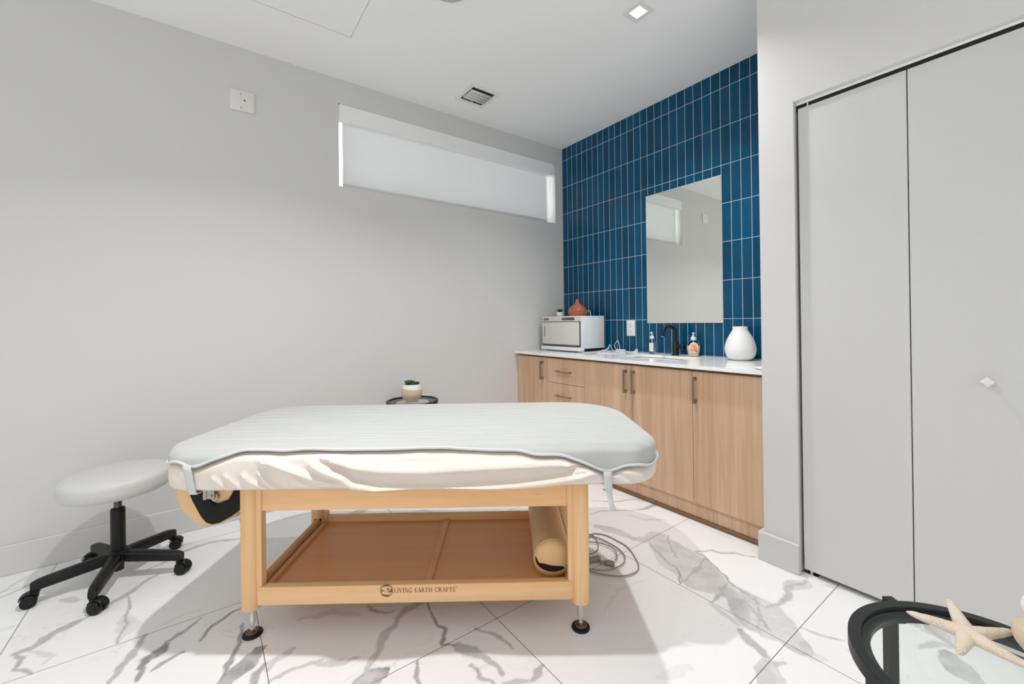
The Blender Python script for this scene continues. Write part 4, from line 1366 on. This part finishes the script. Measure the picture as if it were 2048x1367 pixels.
# the blanket's lower edge along the front, and the height it hangs to elsewhere
DZ = 0.0065
HEM_F = [(-0.895, 0.662), (-0.84, 0.668), (-0.803, 0.686), (-0.776, 0.682), (-0.753, 0.667), (-0.721, 0.668), (-0.674, 0.688), (-0.577, 0.7165), (-0.48, 0.7155), (-0.43, 0.712), (-0.351, 0.717), (-0.272, 0.713), (-0.087, 0.712), (0.075, 0.714), (0.126, 0.714), (0.255, 0.706), (0.385, 0.703), (0.449, 0.690), (0.536, 0.688), (0.601, 0.666), (0.644, 0.648), (0.678, 0.632), (0.713, 0.630), (0.753, 0.648), (0.796, 0.652), (0.844, 0.638), (0.88, 0.645), (0.925, 0.655)]
hu, hz = [p[0] for p in HEM_F], [p[1] + DZ for p in HEM_F]
_u = np.linspace(-0.93, 0.93, 420)
_k = np.hanning(15)
_z = np.convolve(np.pad(np.interp(_u, hu, hz), 7, mode='edge'), _k / _k.sum(), 'valid')
hu, hz = list(_u), list(_z)


def side_disp(i, u, v, z):
    """outward bulge and creases of the fitted sheet"""
    s = (z - ZB) / (ZT - ZB)
    d = 0.008 * math.sin(math.pi * max(0, min(1, s)))
    nx_, ny_ = NORM[i]
    if ny_ < -0.5:
        kf = min(1.0, (-ny_ - .5) * 2) * max(0.0, min(1.0, (u + 0.885) / 0.12)) * max(0.0, min(1.0, (0.90 - u) / 0.10))
        q = max(0.0, min(1.0, (float(np.interp(u, hu, hz)) - 0.004 - z) / 0.022))
        q = q * q * (3 - 2 * q)
        d += kf * q * (0.022 + 0.008 * (1 - s))
        d += fold(u, z) * q * kf
        if s < 0.22 and u > 0.2:                        # gathered elastic edge on the right
            d += 0.0012 * math.sin(u * 900) * min(1, (u - .2) * 3)
    d += 0.004 * mnoise.noise(Vector((u * 9, v * 9, z * 22)))
    return d


def slab(off=0.0, folds=True):
    """rings of the padded top, from the middle outwards and down"""
    prof = []
    for k in range(13):
        ins = MI + (0.035 - MI) * (k / 12) ** 0.8
        prof.append((ins, ZT + 0.004 * (1 - (k / 12) ** 2), 0))
    for k in range(1, 7):
        a = R(90 * k / 6)
        prof.append((0.035 - 0.035 * math.sin(a), ZT - 0.030 * (1 - math.cos(a)), 0))
    nz = 26
    for k in range(1, nz + 1):
        prof.append((0.0, ZT - 0.030 - (ZT - 0.030 - ZB - 0.016) * k / nz, 1))
    for k in range(1, 5):
        a = R(90 * k / 4)
        prof.append((0.020 * (1 - math.cos(a)), ZB + 0.016 * (1 - math.sin(a)), 0.6))
    prof.append((0.09, ZB + 0.001, 0))
    prof.append((0.20, ZB + 0.001, 0))
    rows = []
    for ins, z, sd in prof:
        ol = outline(ins)
        row = []
        for i, (u, v) in enumerate(ol):
            d = off
            if folds and (sd or z < ZT - .004) and ins < 0.03:
                d += side_disp(i, u, v, z) * (sd if sd else 1.0)
            row.append((u + NORM[i][0] * d, v + NORM[i][1] * d, z + (off if z > ZT - .01 else 0)))
        rows.append(row)
    return rows


rows = slab(-0.006, False)
plabel(G().grid(rows[2:], closed=True).obj('padded_top', MAT['tan_vinyl'], mt, 60, merge=True), 'tan padded top under the sheet')

fs = thing('fitted_sheet', 'cream cotton fitted sheet with sagging folds stretched over the massage table pad', 'sheet', TO, TA)
sh = G().grid(slab(0.0, True), closed=True).obj('sheet_cloth', MAT['sheet'], fs, 80)
sh.modifiers.new('cloth', 'SOLIDIFY').thickness = -0.0015
# sharp tucked corner at the front left
rows = []

# blanket: follows the top, hangs over the rim by an amount that varies round the edge


def hem_at(i, u, v):
    nx_, ny_ = NORM[i]
    zf = float(np.interp(u, hu, hz))
    if ny_ < -0.2:
        return zf
    if ny_ > 0.2:
        return 0.665 + 0.012 * math.sin(u * 7)
    base = zf if v < 0 else (0.655 + 0.012 * math.sin(v * 11))
    k = max(0.0, min(1.0, (v - VF) / 0.2))
    return zf * (1 - k) + base * k


BO = 0.011
prof = []
for k in range(22):
    ins = MI + (0.035 - MI) * (k / 21) ** 0.85
    prof.append(('top', ins, ZT + 0.004 * (1 - (k / 21) ** 2)))
rows = []
for kind, ins, z in prof:
    ol = outline(ins)
    row = []
    for i, (u, v) in enumerate(ol):
        mid = min(1.0, (MI - ins) / 0.06)
        wv = 0.0022 * mnoise.noise(Vector((u * 5, v * 26, 1.0))) + 0.0016 * mnoise.noise(Vector((u * 11, v * 11, 4.0))) + 0.0010 * math.sin(v * 95 + 2.5 * mnoise.noise(Vector((u * 2.5, v * 3, 0))))
        row.append((u, v, z + BO - .001 + wv * mid))
    rows.append(row)
arc_n, drop_n = 6, 12
O0, OA = outline(0.0), None
for k in range(1, arc_n + drop_n + 1):
    row = []
    for i in range(NO):
        u0_, v0_ = O0[i]
        zh = hem_at(i, u0_, v0_)
        ztop = ZT + BO
        total = max(0.004, ztop - zh)                       # how far the hem lies below the crest
        s = k / (arc_n + drop_n)
        z = ztop - total * (0.10 * s + 0.90 * s ** 1.6)
        # outward reach for this height, on a quarter-ellipse rim then straight down
        dz = ztop - z
        rim = 0.036
        fr_ = min(1.0, dz / rim)
        reach = 0.046 * math.sqrt(max(0.0, 1 - (1 - fr_) ** 2)) * 1.0
        if total < 0.030:                                   # short hems stand out stiffly over the edge
            st = 0.034 * min(1.0, s * 1.05)
            kk = (0.030 - total) / 0.030
            reach = reach * (1 - kk) + st * kk
        flare = 0.010 * s * min(1.0, total / 0.05) + 0.004 * mnoise.noise(Vector((u0_ * 12, v0_ * 12, 2))) * s
        endk = min(1.0, abs(NORM[i][0]) * 1.2)
        d = -0.035 + reach * (1 - 0.16 * endk) + (BO * 0.7 * s + flare) * (1 - 0.75 * endk)
        cu_, cv_ = O0[i]
        row.append((cu_ + NORM[i][0] * d, cv_ + NORM[i][1] * d, z))
    rows.append(row)
bk = thing('table_blanket', 'white ribbed fleece blanket with strap corners laid over the massage table', 'blanket', TO, TA)
bo = G().grid(rows, closed=True).obj('blanket_cloth', MAT['blanket'], bk, 80, merge=True)
md = bo.modifiers.new('cloth', 'SOLIDIFY')
md.thickness = 0.006
md.offset = 1.0
hemp = [Vector(p) for p in rows[-1]]
g = G()
b = bmesh.new()
n = 8
rg = []
for i, q in enumerate(hemp):
    dvec = (hemp[(i + 1) % NO] - hemp[i - 1]).normalized()
    nx3 = Vector((NORM[i][0], NORM[i][1], 0))
    up3 = dvec.cross(nx3).normalized()
    rg.append([b.verts.new(q + nx3 * (.003 + .0046 * math.cos(6.2832 * j / n)) + up3 * 0.0052 * math.sin(6.2832 * j / n)) for j in range(n)])
for i in range(NO):
    A, B = rg[i], rg[(i + 1) % NO]
    for j in range(n):
        b.faces.new((A[j], A[(j + 1) % n], B[(j + 1) % n], B[j]))
bmesh.ops.recalc_face_normals(b, faces=b.faces)
g._merge(b)
plabel(g.obj('edge_binding', MAT['hem'], bk, 60), 'white rolled edge binding')


def strap(pts, wdt, name, parent, label=None, nrm_=(0, -1, 0)):
    """flat ribbon with thickness through points; width along u"""
    g = G()
    P = [Vector(p) for p in pts]
    rws = []
    for q in P:
        rws.append([(q.x - wdt / 2, q.y, q.z), (q.x - wdt / 6, q.y - .0008, q.z), (q.x + wdt / 6, q.y - .0004, q.z), (q.x + wdt / 2, q.y, q.z)])
    o = g.grid(rws).obj(name, MAT['hem'], parent)
    o.modifiers.new('t', 'SOLIDIFY').thickness = 0.0018
    return plabel(o, label) if label else o


def face_v(u, z):
    return VF - 0.036 - fold(u, z)


vm = min(face_v(-0.742, zz) for zz in (0.58, .6, .62, .64, .66)) - .002
strap([(-0.748, vm - .006, 0.684), (-0.745, vm - .004, 0.66), (-0.742, vm - .002, 0.635), (-0.739, vm, 0.61), (-0.736, vm + .002, 0.590), (-0.7355, vm + .008, 0.5795), (-0.735, vm + .05, 0.5785)], 0.027, 'corner_strap', bk, 'white elastic strap at the left corner')
vm = min(face_v(0.69, zz) for zz in (0.58, .6, .62, .64, .66)) - .002
strap([(0.693, vm - .008, 0.640), (0.694, vm - .006, 0.62), (0.695, vm - .003, 0.60), (0.697, vm, 0.58), (0.699, vm + .010, 0.566), (0.70, vm + .04, 0.562)], 0.028, 'corner_strap', bk, 'white elastic strap at the right corner')
strap([(0.702, vm + .010, 0.574), (0.701, vm + .006, 0.556), (0.703, vm + .002, 0.538), (0.708, vm - .001, 0.520), (0.713, vm + .001, 0.508), (0.716, vm + .006, 0.502)], 0.019, 'strap_tail', bk, 'loose white strap end')

# face rest folded away under the left end
VH = 0.03
hr = [(-0.925, 0.565), (-0.934, 0.52), (-0.926, 0.474), (-0.902, 0.435), (-0.868, 0.402), (-0.835, 0.385), (-0.800, 0.382), (-0.772, 0.389), (-0.738, 0.406), (-0.704, 0.418), (-0.680, 0.445), (-0.662, 0.478), (-0.655, 0.52), (-0.655, 0.565)]
MV = lambda v0: Matrix(((1, 0, 0, 0), (0, 0, 1, v0), (0, 1, 0, 0), (0, 0, 0, 1)))
plabel(G().prism(hr, 0, 0.15, 0.030, 5, M=MV(VH)).obj('face_cushion', MAT['tan_vinyl'], mt, 50), 'tan face cushion folded under the end')
hb = [(-0.876, 0.57), (-0.866, 0.535), (-0.847, 0.490), (-0.817, 0.434), (-0.798, 0.412), (-0.776, 0.405), (-0.748, 0.411), (-0.704, 0.434), (-0.660, 0.468), (-0.650, 0.52), (-0.650, 0.57),
      (-0.690, 0.57), (-0.695, 0.53), (-0.714, 0.499), (-0.740, 0.487), (-0.760, 0.480), (-0.779, 0.487), (-0.788, 0.502), (-0.806, 0.503), (-0.816, 0.535), (-0.820, 0.57)]
plabel(G().prism(hb, 0, 0.016, 0.003, 2, M=MV(VH - .014)).obj('face_rest_plate', MAT['velcro'], mt, 40), 'black horseshoe plate')
br = G().box(-0.806, -0.792, VH - .020, VH - .008, 0.500, 0.568, 0.002, 1).box(-0.788, -0.760, VH - .024, VH - .018, 0.505, 0.568, 0.002, 1).cyl((-0.772, VH - .028, 0.516), (-0.772, VH - .018, 0.516), 0.006, 12).cyl((-0.772, VH - .028, 0.538), (-0.772, VH - .018, 0.538), 0.004, 12).cyl((-0.764, VH - .018, 0.51), (-0.764, VH - .006, 0.51), 0.014, 20)
plabel(br.obj('hinge_bracket', MAT['steel'], mt), 'metal hinge bracket')
plabel(G().box(-0.80, -0.70, VH - .004, VH + .004, 0.490, 0.568, 0.002, 1).obj('face_rest_block', MAT['maple_z'], mt), 'wooden block behind the bracket')

# bolster on the shelf
bs = thing('bolster', 'tan vinyl bolster lying on the right side of the table shelf', 'bolster', TO, TA)
rb = 0.074
uc = 0.520
Mb = Matrix.Translation((uc, 0.045, 0.156 + rb + .0005)) @ Matrix.Rotation(R(-90), 4, 'X')
prof = [(0, -0.006), (0.03, -0.005), (0.055, -0.001), (0.068, 0.006), (rb - .001, 0.014), (rb, 0.024), (rb, 0.44), (rb - .003, 0.45), (0.06, 0.458), (0, 0.462)]
G().lathe(prof, 48, M=Mb).obj('bolster_cover', MAT['tan_vinyl'], bs, 50)
g = G()
rws = []
for i in range(25):
    a = R(170 + 140 * i / 24)
    # crescent handle band across the end
    r1 = 0.069
    lo_ = (r1 * math.cos(a), r1 * math.sin(a) * 0.55 - 0.002)
    th = 0.021 * math.sin(math.pi * i / 24) ** 0.5 + .004
    rws.append([(uc + lo_[0] * .97, 0.038 + .012 * (lo_[0] / .07) ** 2, 0.2305 + lo_[1] + th), (uc + lo_[0] * .99, 0.0355 + .012 * (lo_[0] / .07) ** 2, 0.2305 + lo_[1] + th * .5), (uc + lo_[0] * .97, 0.038 + .012 * (lo_[0] / .07) ** 2, 0.2305 + lo_[1])])
o = g.grid(rws).obj('carry_strap', MAT['velcro'], bs)
o.modifiers.new('t', 'SOLIDIFY').thickness = 0.003
plabel(o, 'black carry strap on the end')
plabel(G().tube([(uc + rb * 1.0 * math.cos(6.2832 * k / 40), 0.062, 0.2305 + rb * 1.0 * math.sin(6.2832 * k / 40)) for k in range(41)], 0.0018, 6, sub=1).obj('piping', MAT['tan_vinyl'], bs), 'raised seam round the end')

# power cord on the floor by the right legs
cz = 0.004
path = [(-1.386, -1.60), (-1.30, -1.50), (-1.20, -1.44), (-1.145, -1.42), (-1.105, -1.47), (-1.10, -1.54), (-1.108, -1.62), (-1.16, -1.71), (-1.21, -1.765), (-1.27, -1.782), (-1.34, -1.755), (-1.40, -1.68), (-1.43, -1.58), (-1.40, -1.48), (-1.32, -1.42), (-1.22, -1.41), (-1.165, -1.46), (-1.155, -1.56), (-1.175, -1.64), (-1.215, -1.69), (-1.28, -1.71), (-1.36, -1.69), (-1.42, -1.61), (-1.40, -1.52), (-1.33, -1.47), (-1.24, -1.47), (-1.19, -1.53), (-1.19, -1.60), (-1.23, -1.655), (-1.262, -1.668)]
pts3 = [(p[0], p[1], cz + 0.0032 * (k // 9)) for k, p in enumerate(path)]
path2 = [(-1.44, -1.62, 0.004), (-1.36, -1.56, .012), (-1.27, -1.56, .013), (-1.20, -1.50, .011), (-1.17, -1.43, .010), (-1.22, -1.38, .004), (-1.30, -1.40, .009), (-1.38, -1.50, .012), (-1.44, -1.60, .009)]
pc = thing('power_cord', 'coiled grey power cord on the floor beside the right legs of the massage table', 'cord', (0, 0, 0))
G().tube(pts3, 0.0032, 7, sub=8).tube(path2, 0.003, 7, sub=8).obj('cord', MAT['cable_grey'], pc)
Mp = Matrix.Translation((-1.30, -1.668, 0.012)) @ Matrix.Rotation(R(-50), 4, 'Z')
G().box(-.022, .022, -.010, .010, -.010, .010, .004, 2, M=Mp).box(-.045, -.022, -.006, .006, -.006, .006, .003, 2, M=Mp).obj('plug', MAT['cable_grey'], pc)
Mp = Matrix.Translation((-1.345, -1.60, 0.014)) @ Matrix.Rotation(R(-20), 4, 'Z')
G().box(-.04, .04, -.011, .011, -.011, .011, .005, 2, M=Mp).obj('inline_switch', MAT['cable_grey'], pc)

# ================================================================ rolling stool
st = thing('rolling_stool', 'round white vinyl stool on a black five star caster base by the left wall', 'stool', (-3.166, -0.357, 0), R(188))
rs_ = 0.200
zs0 = 0.405
plabel(G().lathe([(0, 0), (0.172, 0), (0.188, 0.006), (0.196, 0.020), (0.1995, 0.036), (rs_, 0.054), (0.1985, 0.066), (0.195, 0.076), (0.181, 0.085), (0.157, 0.0915), (0.105, 0.096), (0.05, 0.0975), (0, 0.098)], 72, M=Matrix.Translation((0, 0, zs0))).obj('seat', MAT['stool_vinyl'], st, 60), 'white vinyl seat')
G().tube([((rs_ - .0007) * math.cos(6.2832 * k / 60), (rs_ - .0007) * math.sin(6.2832 * k / 60), zs0 + .058) for k in range(61)], 0.0012, 6, sub=1).obj('seam', MAT['stool_vinyl'], st)
plabel(G().cyl((0, 0, 0.30), (0, 0, zs0), 0.0145, 24).lathe([(0, zs0 - .006), (0.06, zs0 - .006), (0.06, zs0), (0, zs0)], 24).obj('piston', plain('dark_steel', (0.10, 0.09, 0.08, 1), 0.25, 1.0), st), 'dark steel gas piston')
G().lathe([(0, 0.040), (0.020, 0.040), (0.022, 0.10), (0.0265, 0.115), (0.0265, 0.318), (0.024, 0.324), (0.016, 0.326), (0.016, 0.32), (0, 0.32)], 32).obj('column', MAT['black_plastic'], st)
G().lathe([(0, 0.078), (0.036, 0.078), (0.042, 0.086), (0.042, 0.124), (0.036, 0.132), (0.028, 0.136), (0, 0.136)], 32).obj('hub', MAT['black_plastic'], st)
rbase = 0.268
for k in range(5):
    a = k * 72
    M = Matrix.Rotation(R(a), 4, 'Z')
    secs = []
    for i in range(15):
        s = i / 14
        x = 0.012 + (rbase - 0.012) * s
        zt = 0.128 - 0.028 * s ** 1.2
        zb_ = 0.080 - 0.022 * s
        wd = 0.0235 - 0.0045 * s
        if i >= 13:
            wd *= (0.94, 0.72)[i - 13]
            zt -= (0.001, 0.006)[i - 13]
        zc_, hh = (zt + zb_) / 2, (zt - zb_) / 2
        sec = []
        for j in range(16):
            t_ = 2 * math.pi * j / 16
            cx, cy = math.cos(t_), math.sin(t_)
            e = 0.55
            sec.append(M @ Vector((x, wd * abs(cx) ** e * (1 if cx > 0 else -1), zc_ + hh * abs(cy) ** e * (1 if cy > 0 else -1))))
        secs.append(sec)
    g = G().grid([s + s[:1] for s in secs])
    b = bmesh.new()
    b.faces.new([b.verts.new(p) for p in secs[-1]])
    g._merge(b)
    o = g.obj('base_leg', MAT['black_plastic'], st, 50, merge=True)
    # twin-wheel caster
    cpos = M @ Vector((rbase - 0.014, 0, 0))
    sw = R(a + [0, 64, -8, -54, 60][k])
    dx_, dy_ = math.cos(sw), math.sin(sw)
    cx, cy = cpos.x + dx_ * 0.018, cpos.y + dy_ * 0.018
    g = G()
    nx_, ny_ = -dy_, dx_
    for s in (-1, 1):
        p0 = Vector((cx + nx_ * s * 0.004, cy + ny_ * s * 0.004, 0.0255))
        p1 = Vector((cx + nx_ * s * 0.026, cy + ny_ * s * 0.026, 0.0255))
        g.cyl(p0, p1, 0.0255, 28, bev=0.004)
        p2 = Vector((cx + nx_ * s * 0.0275, cy + ny_ * s * 0.0275, 0.0255))
        g.cyl(p1 - (p1 - p0) * .05, p2, 0.017, 20)
    g.obj('caster_wheel', MAT['black_plastic'], o)
    hood = []
    for i in range(9):
        t_ = R(20 + 140 * i / 8)
        hood.append([(cx + dx_ * 0.031 * math.cos(t_) + nx_ * q, cy + dy_ * 0.031 * math.cos(t_) + ny_ * q, 0.0265 + 0.031 * math.sin(t_)) for q in (-0.017, -0.006, 0.006, 0.017)])
    h = G().grid(hood)
    h.cyl((cpos.x, cpos.y, 0.050), (cpos.x, cpos.y, 0.075), 0.0135, 16)
    ho = h.obj('caster_hood', MAT['black_plastic'], o)
    ho.modifiers.new('t', 'SOLIDIFY').thickness = 0.003

# ================================================================ round glass side tables
def side_table(label, loc, rz):
    t_ = thing('side_table', label, 'side table', loc, rz, group='round glass side tables')
    ZG = 0.62
    ro, ri = 0.178, 0.160
    G().lathe([(ri, ZG - .001), (ri, ZG - .022), (ro, ZG - .022), (ro, ZG - .001), (ro - .001, ZG), (ri + .001, ZG), (ri, ZG - .001)], 96, cap=False).lathe([(ri - .012, ZG - .0135), (ri - .012, ZG - .022), (ri + .002, ZG - .022), (ri + .002, ZG - .0135), (ri - .012, ZG - .0135)], 96, cap=False).obj('top_ring', MAT['black_metal'], t_)
    G().lathe([(0, ZG - .0125), (ri - .0008, ZG - .0125), (ri - .0008, ZG - .005), (0, ZG - .005)], 96).obj('glass_top', MAT['glass'], t_)
    for k in range(4):
        M = Matrix.Rotation(R(45 + 90 * k), 4, 'Z')
        G().box(ro - .001, ro + .015, -.0095, .0095, 0.0, ZG - .001, 0.0012, 1, M=M).box(ro - .016, ro + .002, -.0095, .0095, ZG - .034, ZG - .0225, 0.001, 1, M=M).obj('leg', MAT['black_metal'], t_)
    zb_ = 0.10
    G().lathe([(ro - .016, zb_), (ro - .016, zb_ - .014), (ro - .003, zb_ - .014), (ro - .003, zb_), (ro - .016, zb_)], 72, cap=False).obj('foot_ring', MAT['black_metal'], t_)
    return t_


side_table('round black metal and glass side table with a starfish at the front right', (-1.888, -2.925, 0), R(8))
side_table('round glass side table behind the massage table against the left wall', (-1.665, -0.215, 0), R(67))
ZG = 0.615

POT = [(0, 0), (0.036, 0), (0.044, 0.004), (0.062, 0.026), (0.0715, 0.044), (0.0735, 0.056), (0.071, 0.074), (0.065, 0.100), (0.060, 0.118), (0.0575, 0.119), (0.0555, 0.116), (0.058, 0.102), (0, 0.100)]
succulent('pot', 'leaf', 'green succulent in a beige and white pot on the glass table behind the massage table', (-1.676, -0.228, ZG + .0004), POT, [MAT['beige_ceramic'], MAT['white_ceramic']],
          [(-0.016, 0, 0.006, 22, 0.050, 0.019), (0.026, -0.008, 0.0, 16, 0.042, 0.015), (-0.006, -0.028, 0.0, 12, 0.036, 0.013), (0.008, 0.026, 0.0, 14, 0.044, 0.016)], 0.106, 0.056, 7, split=(0.089, -0.06, 0.09))

# front table: beige pot cut by the picture edge
fp = thing('beige_pot', 'beige pot with a white rounded top beside the starfish on the front side table', 'pot', (-1.772, -2.972, ZG))


def smooth_prof(pts, sub=6):
    P = [Vector((p[0], p[1], 0)) for p in pts]
    out = []
    for a_ in range(len(P) - 1):
        p0, p1, p2, p3 = P[max(a_ - 1, 0)], P[a_], P[a_ + 1], P[min(a_ + 2, len(P) - 1)]
        for q in range(sub):
            t_ = q / sub
            v = 0.5 * (2 * p1 + (p2 - p0) * t_ + (2 * p0 - 5 * p1 + 4 * p2 - p3) * t_ ** 2 + (3 * p1 - p0 - 3 * p2 + p3) * t_ ** 3)
            out.append((max(v.x, 0.0), v.y))
    return out + [pts[-1]]


G().lathe([(0, 0)] + smooth_prof([(0.020, 0), (0.030, 0.006), (0.042, 0.022), (0.0455, 0.034), (0.043, 0.046), (0.034, 0.055), (0.027, 0.060)]) + [(0, 0.060)], 96).obj('pot_body', MAT['beige_ceramic'], fp, 60)
plabel(G().lathe([(0, 0.058)] + smooth_prof([(0.020, 0.0602), (0.030, 0.066), (0.035, 0.078), (0.032, 0.092), (0.022, 0.102), (0.010, 0.106), (0, 0.107)]), 96).obj('white_top', MAT['white_ceramic'], fp, 60), 'white rounded top')


def starfish(label, loc, arms, rz=0.0, r0=0.0145):
    s = thing('starfish', label, 'starfish', loc, rz)
    g = G()
    for (az, L, lift, bend) in arms:
        rws = []
        for i in range(13):
            q = i / 12
            x = L * q
            ang = R(az + bend * q * q)
            wd = r0 * (1.0 - 0.62 * q) * (1 if i < 12 else 0.25)
            if i == 11:
                wd *= 0.8
            zc_ = 0.008 + lift * q ** 1.3
            hh = wd * 0.75
            c_ = Vector((x * math.cos(ang), x * math.sin(ang), zc_ + 0.004 * (1 - q)))
            side = Vector((-math.sin(ang), math.cos(ang), 0))
            rws.append([c_ + side * wd * math.cos(6.2832 * j / 12) + Vector((0, 0, hh * math.sin(6.2832 * j / 12) + (0.0011 * mnoise.noise(c_ * 260 + Vector((j, 0, 0))))) ) for j in range(12)])
        g.grid([r + r[:1] for r in rws])
        b = bmesh.new()
        b.faces.new([b.verts.new(p) for p in rws[-1]])
        g._merge(b)
    g.lathe([(0, 0.0005), (0.012, 0.001), (0.0165, 0.008), (0.013, 0.0165), (0.005, 0.0205), (0, 0.021)], 20)
    o = g.obj('starfish_body', MAT['starfish'], s, 70, merge=True)
    return s


starfish('pale starfish with five pitted arms lying on the glass of the front side table', (-1.806, -2.882, ZG),
         [(92, 0.076, 0.0, 0), (24, 0.078, 0.016, 0), (-38, 0.075, 0.008, 0), (-126, 0.090, 0.018, 0), (178, 0.068, 0.0, 0)])
